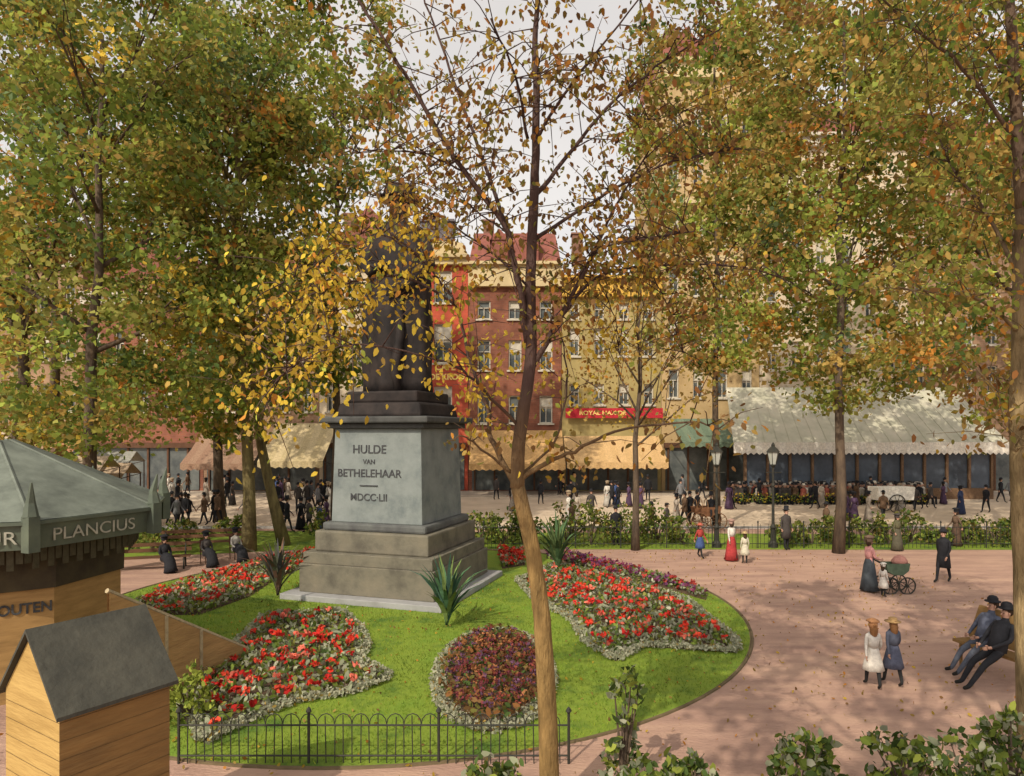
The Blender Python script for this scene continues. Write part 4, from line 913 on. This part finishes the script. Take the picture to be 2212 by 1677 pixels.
for i, (x_, y_, lb, k_, c_, ht_) in enumerate(streetp):
    srcs.append(person(gp_(x_, y_), random.uniform(1.62, 1.8) if k_ == 'm' else random.uniform(1.55, 1.68), random.choice((-90, 90, -70, 110, 20, 160)), lb, c_, BK, ht_, BK if c_ != WH_ else (.4, .3, .2),
           'walk' if k_ == 'm' else 'stand', dress=(tuple(q * .7 for q in c_) if k_ == 'f' else None), seed=20 + i, group='passers-by in the square'))
gen = [s for s, d_ in zip(srcs, streetp) if d_[2] in ('man in dark coat and hat walking', 'woman in white walking across the street', 'man in black coat walking', 'woman in blue dress walking', 'man in grey coat walking', 'man in brown coat walking', 'woman in pale dress walking', 'man in black coat and hat standing', 'man in dark suit standing', 'woman in purple dress standing')]
pr_ = random.Random(5); spots = []
for (xa, xb, ya, yb, ng) in ((1030, 1560, 1074, 1106, 7), (1570, 2200, 1076, 1104, 7), (350, 720, 1066, 1106, 10), (350, 530, 1120, 1142, 3), (1040, 1500, 1120, 1150, 3), (1700, 2180, 1110, 1140, 2)):
    for _ in range(ng):
        gx, gy = pr_.uniform(xa, xb), pr_.uniform(ya, yb)
        for _k in range(pr_.choice((1, 2, 2, 3, 4))): spots.append((gx + pr_.uniform(-26, 26), gy + pr_.uniform(-4, 4)))
for x_, y_ in spots:
    copy_person(pr_.choice(gen), gp_(x_, y_), pr_.choice((-90, 90, 70, -110, 10, 170)), pr_.uniform(.93, 1.05))

# benches and seated women
wm = mat('bench_wood', (.16, .08, .04), (.09, .045, .025), scale=3, stretch=(.3, 1, 1))
def bench(pos, ang, label, L=2.6):
    e = thing('park_bench', label, 'bench', 'park benches', pos); e.rotation_euler = (0, 0, math.radians(ang))
    b = MB()
    for i in range(3): b.box((0, -.05 + i * .15, .45), (L, .12, .04))
    b.obj('seat', wm, e); b = MB()
    for i in range(2): b.box((0, .4 + i * .03, .65 + i * .2), (L, .04, .13))
    b.obj('backrest', wm, e)
    for x in (-L / 2 + .2, L / 2 - .2):
        b = MB(); b.tube([(x, -.12, 0), (x, -.08, .42), (x, .3, .42)], .03, 6); b.tube([(x, .42, 0), (x, .33, .42), (x, .45, .92)], .03, 6); b.obj('leg', iron, e)
def seated(px, py, lab, coat, dress, hat, ang, **k):
    return person(gp_(px, py), 1.66, ang, lab, coat, BK, hat, BK, 'sit', dress, **k)
bp = G(325, 1232); bench((bp.x, bp.y, 0), 18, 'brown slatted park bench on the grass', 2.6)
seated(355, 1234, 'woman in black dress sitting on a bench', BK, BK, 'bonnet', 50, seed=70)
bp = G(425, 1195); bench((bp.x + .4, bp.y, 0), 15, 'brown slatted park bench on the grass', 3.6)
seated(445, 1222, 'woman in dark dress and shawl sitting', DG, BK, 'bonnet', 50, seed=71)
seated(508, 1212, 'woman in pale shawl and black skirt sitting', (.42, .39, .34), BK, 'bonnet', 55, seed=72)
for px, py in ((448, 1218), (511, 1208)):
    q = G(px, py); c = MB()
    c.box((0, .02, .44), (.42, .4, .04)); c.box((0, .22, .75), (.42, .03, .3))
    for sx_ in (-.18, .18):
        c.tube([(sx_, -.15, 0), (sx_, -.15, .43)], .018, 5); c.tube([(sx_, .2, 0), (sx_, .23, .9)], .018, 5)
    o = c.obj('park_chair', wood); o.location = (q.x, q.y + .05, 0); o.rotation_euler = (0, 0, .9); tag(o, 'small brown wooden park chair on the path', 'chair', 'park chairs')
# man half reclining on a timber seat by the tree
rp = G(2152, 1482)
person((rp.x, rp.y, .0), 1.86, -76, 'man in dark coat and hat reclining with legs stretched out', (.035, .035, .04), BK, 'bowler', BK, 'recline', seed=80)
person((rp.x + .25, rp.y + .75, .0), 1.8, -76, 'man in dark blue suit leaning back beside the trunk', (.09, .10, .14), (.10, .11, .14), 'bowler', BK, 'recline', seed=81)
e = thing('timber_seat', 'brown timber seat with sloping back beside the tree trunk', 'bench', None, (rp.x + .16, rp.y + .35, 0)); e.rotation_euler = (0, 0, math.radians(14))
c = MB(); c.box((.12, 0, .56), (.4, 1.7, .06)); c.obj('seat', plank2, e)
c = MB(); c.add([(.34, -.85, .6), (.34, .85, .6), (.62, .85, 1.25), (.62, -.85, 1.25), (.4, -.85, .6), (.4, .85, .6), (.68, .85, 1.25), (.68, -.85, 1.25)], [(0, 1, 2, 3), (7, 6, 5, 4), (0, 4, 5, 1), (2, 6, 7, 3), (0, 3, 7, 4), (1, 5, 6, 2)]); c.obj('backrest', plank2, e)
for yy in (-.7, .7):
    for xx in (-.02, .3):
        c = MB(); c.tube([(xx, yy, 0), (xx, yy, .54)], .035, 6); c.obj('leg', plank2, e)

# perambulator, handcart, carriage
def wheel(parent, x, y, r_, m=iron):
    b = MB(); n_ = 20; ring = [(math.cos(a) * r_, 0, math.sin(a) * r_) for a in np.linspace(0, 2 * math.pi, n_ + 1)]
    b.tube(ring, .018 + r_ * .02, 5)
    for k in range(10):
        a = math.pi * 2 * k / 10; b.tube([(0, 0, 0), (math.cos(a) * r_, 0, math.sin(a) * r_)], .01 + .008 * r_, 4)
    b.tube([(0, -.05, 0), (0, .05, 0)], .04, 8)
    o = b.obj('wheel', m, parent); o.location = (x, y, r_)
q = G(1932, 1280); pm = thing('perambulator', 'green baby perambulator with pale cover and large wheels', 'perambulator', None, q)
b = MB(); prof = [(-.36, .92), (-.3, .68), (-.12, .57), (.18, .57), (.34, .7), (.38, .92)]
b.add([(x, -.2, z) for x, z in prof] + [(x, .2, z) for x, z in prof], [tuple(range(6)), tuple(range(6, 12))[::-1]] + [(i, i + 1, i + 7, i + 6) for i in range(5)])
b.obj('body', cmat((.10, .14, .09)), pm)
b = MB(); b.lathe((.16, 0, .9), [(.24, 0), (.235, .09), (.16, .2), (.04, .26)], 14, ey=.8); b.obj('hood', cmat((.5, .24, .19)), pm, smooth=True)
b = MB(); b.tube([(-.36, -.18, .88), (-.62, -.18, 1.02), (-.62, .18, 1.02), (-.36, .18, .88)], .016, 6); b.obj('handle', iron, pm)
for x in (-.24, .26):
    for y in (-.24, .24): wheel(pm, x, y, .25)
person(G(1908, 1290), 1.0, 120, 'small child in white dress standing by the perambulator', WH_, BK, 'bonnet', WH_, 'stand', WH_, seed=90)
q = G(1925, 1106); hc = thing('handcart', 'white box handcart with two spoked wheels', 'handcart', None, q); hc.rotation_euler = (0, 0, .12)
b = MB(); b.box((0, 0, 1.15), (2.3, 1.0, .8), taper=1.06); b.obj('body', cmat((.88, .84, .74)), hc, bevel=.03)
for y in (-.56, .56): wheel(hc, 0, y, .55)
b = MB()
for y in (-.4, .4): b.tube([(1.1, y, .9), (2.0, y, 1.0)], .03, 6)
b.obj('handle', wood, hc)
q = G(1525, 1142); ca = thing('open_carriage', 'small brown open carriage with hooped frame and spoked wheels', 'carriage', None, q)
b = MB(); prof = [(-.7, 1.1), (-.62, .8), (-.25, .65), (.4, .65), (.62, .9), (.7, 1.15)]
b.add([(x, -.4, z) for x, z in prof] + [(x, .4, z) for x, z in prof], [tuple(range(6)), tuple(range(6, 12))[::-1]] + [(i, i + 1, i + 7, i + 6) for i in range(5)]); b.box((0, 0, 1.0), (.5, .78, .08))
b.obj('body', cmat((.2, .09, .045)), ca)
for x in (-.55, -.28, 0):
    b = MB(); b.tube([(x, .4 * math.cos(a), 1.05 + .45 * math.sin(a)) for a in np.linspace(0, math.pi, 9)], .02, 5); b.obj('hoop', cmat((.3, .16, .08)), ca)
for x in (-.45, .5):
    for y in (-.48, .48): wheel(ca, x, y, .42, cmat((.2, .1, .05)))
person((q.x + .25, q.y, .52), 1.7, 0, 'coachman in black with top hat sitting on the carriage', BK, BK, 'top', BK, 'sit', seed=91)

# terrace crowd
TB = MB(); cols = [BK, DG, BR, (.5, .45, .38), (.5, .34, .05), (.1, .16, .06), (.35, .1, .07)]
for i in range(170):
    x = X(random.uniform(1570, 1990), 49); y = random.uniform(46.9, 49.6); mi = random.choice((0, 0, 0, 1, 1, 2, 2, 3, 6))
    TB.lathe((x, y, .4), [(.2, 0), (.26, .2), (.2, .45), (.22, .6), (.08, .72)], 7, mi, ey=.75); TB.lathe((x, y, 1.12), [(.05, 0), (.1, .08), (.09, .18), (.03, .24)], 7, 7)
    TB.lathe((x, y, 1.3), [(.16, 0), (.1, .03), (.09, .12)], 7, random.choice((0, 0, 1, 3)))
    TB.tube([(x - .12, y - .05, .5), (x - .12, y - .45, .48), (x - .12, y - .48, .02)], .07, 5, 0); TB.tube([(x + .12, y - .05, .5), (x + .12, y - .45, .48), (x + .12, y - .48, .02)], .07, 5, 0)
o = TB.obj('terrace_crowd', [cmat(c_) for c_ in cols] + [skinm]); o['kind'] = 'stuff'; tag(o, 'crowd of seated customers in dark clothes outside the cafe', 'crowd')
xs = np.array([X(v_, 46.6) for v_ in rng.uniform(1560, 2000, 900)]); 
o = leaves('terrace_planting', np.stack([xs, 46.2 + rng.uniform(0, .5, 900), rng.uniform(.2, .8, 900)], 1), rng.uniform(.1, .2, 900), pick(pal(dict(yellow=3, gold=2, dgreen=5, green=4)), 900), 'leaf', kind='stuff'); tag(o, 'low planter of yellow flowers fronting the terrace', 'planting')
# market stalls
for i, (px, py, d, c_) in enumerate([(30, 930, 34, (.55, .42, .3)), (75, 960, 33, (.48, .3, .2)), (130, 945, 35, (.5, .24, .13)), (185, 985, 34, (.55, .42, .3)), (235, 1000, 36, (.48, .36, .25)), (250, 975, 40, (.35, .34, .3))]):
    p = D(px, py, d); e = thing('market_stall', 'market stall with sloping %s canvas roof' % ('orange' if i == 2 else 'buff'), 'market stall', 'market stalls under the trees', (p.x, p.y, 0))
    z = p.z; b = MB(); b.add([(-1.2, -1, z - .75), (1.2, -1, z - .75), (1.2, 0, z), (-1.2, 0, z), (1.2, 1, z - .6), (-1.2, 1, z - .6), (-1.2, -1.02, z - 1.1), (1.2, -1.02, z - 1.1)], [(0, 1, 2, 3), (3, 2, 4, 5), (6, 7, 1, 0)]); b.obj('canopy', cmat(c_), e)
    b = MB(); b.box((0, 0, .85), (2.2, 1.2, .08)); b.box((0, -.55, .42), (2.2, .05, .8)); b.obj('counter', plank2, e)
    for x in (-1.15, 1.15):
        b = MB(); b.tube([(x, -.9, 0), (x, -.9, z - .75), (x, .9, z - .6), (x, .9, 0)], .035, 5); b.obj('post', wood, e)
print('done')
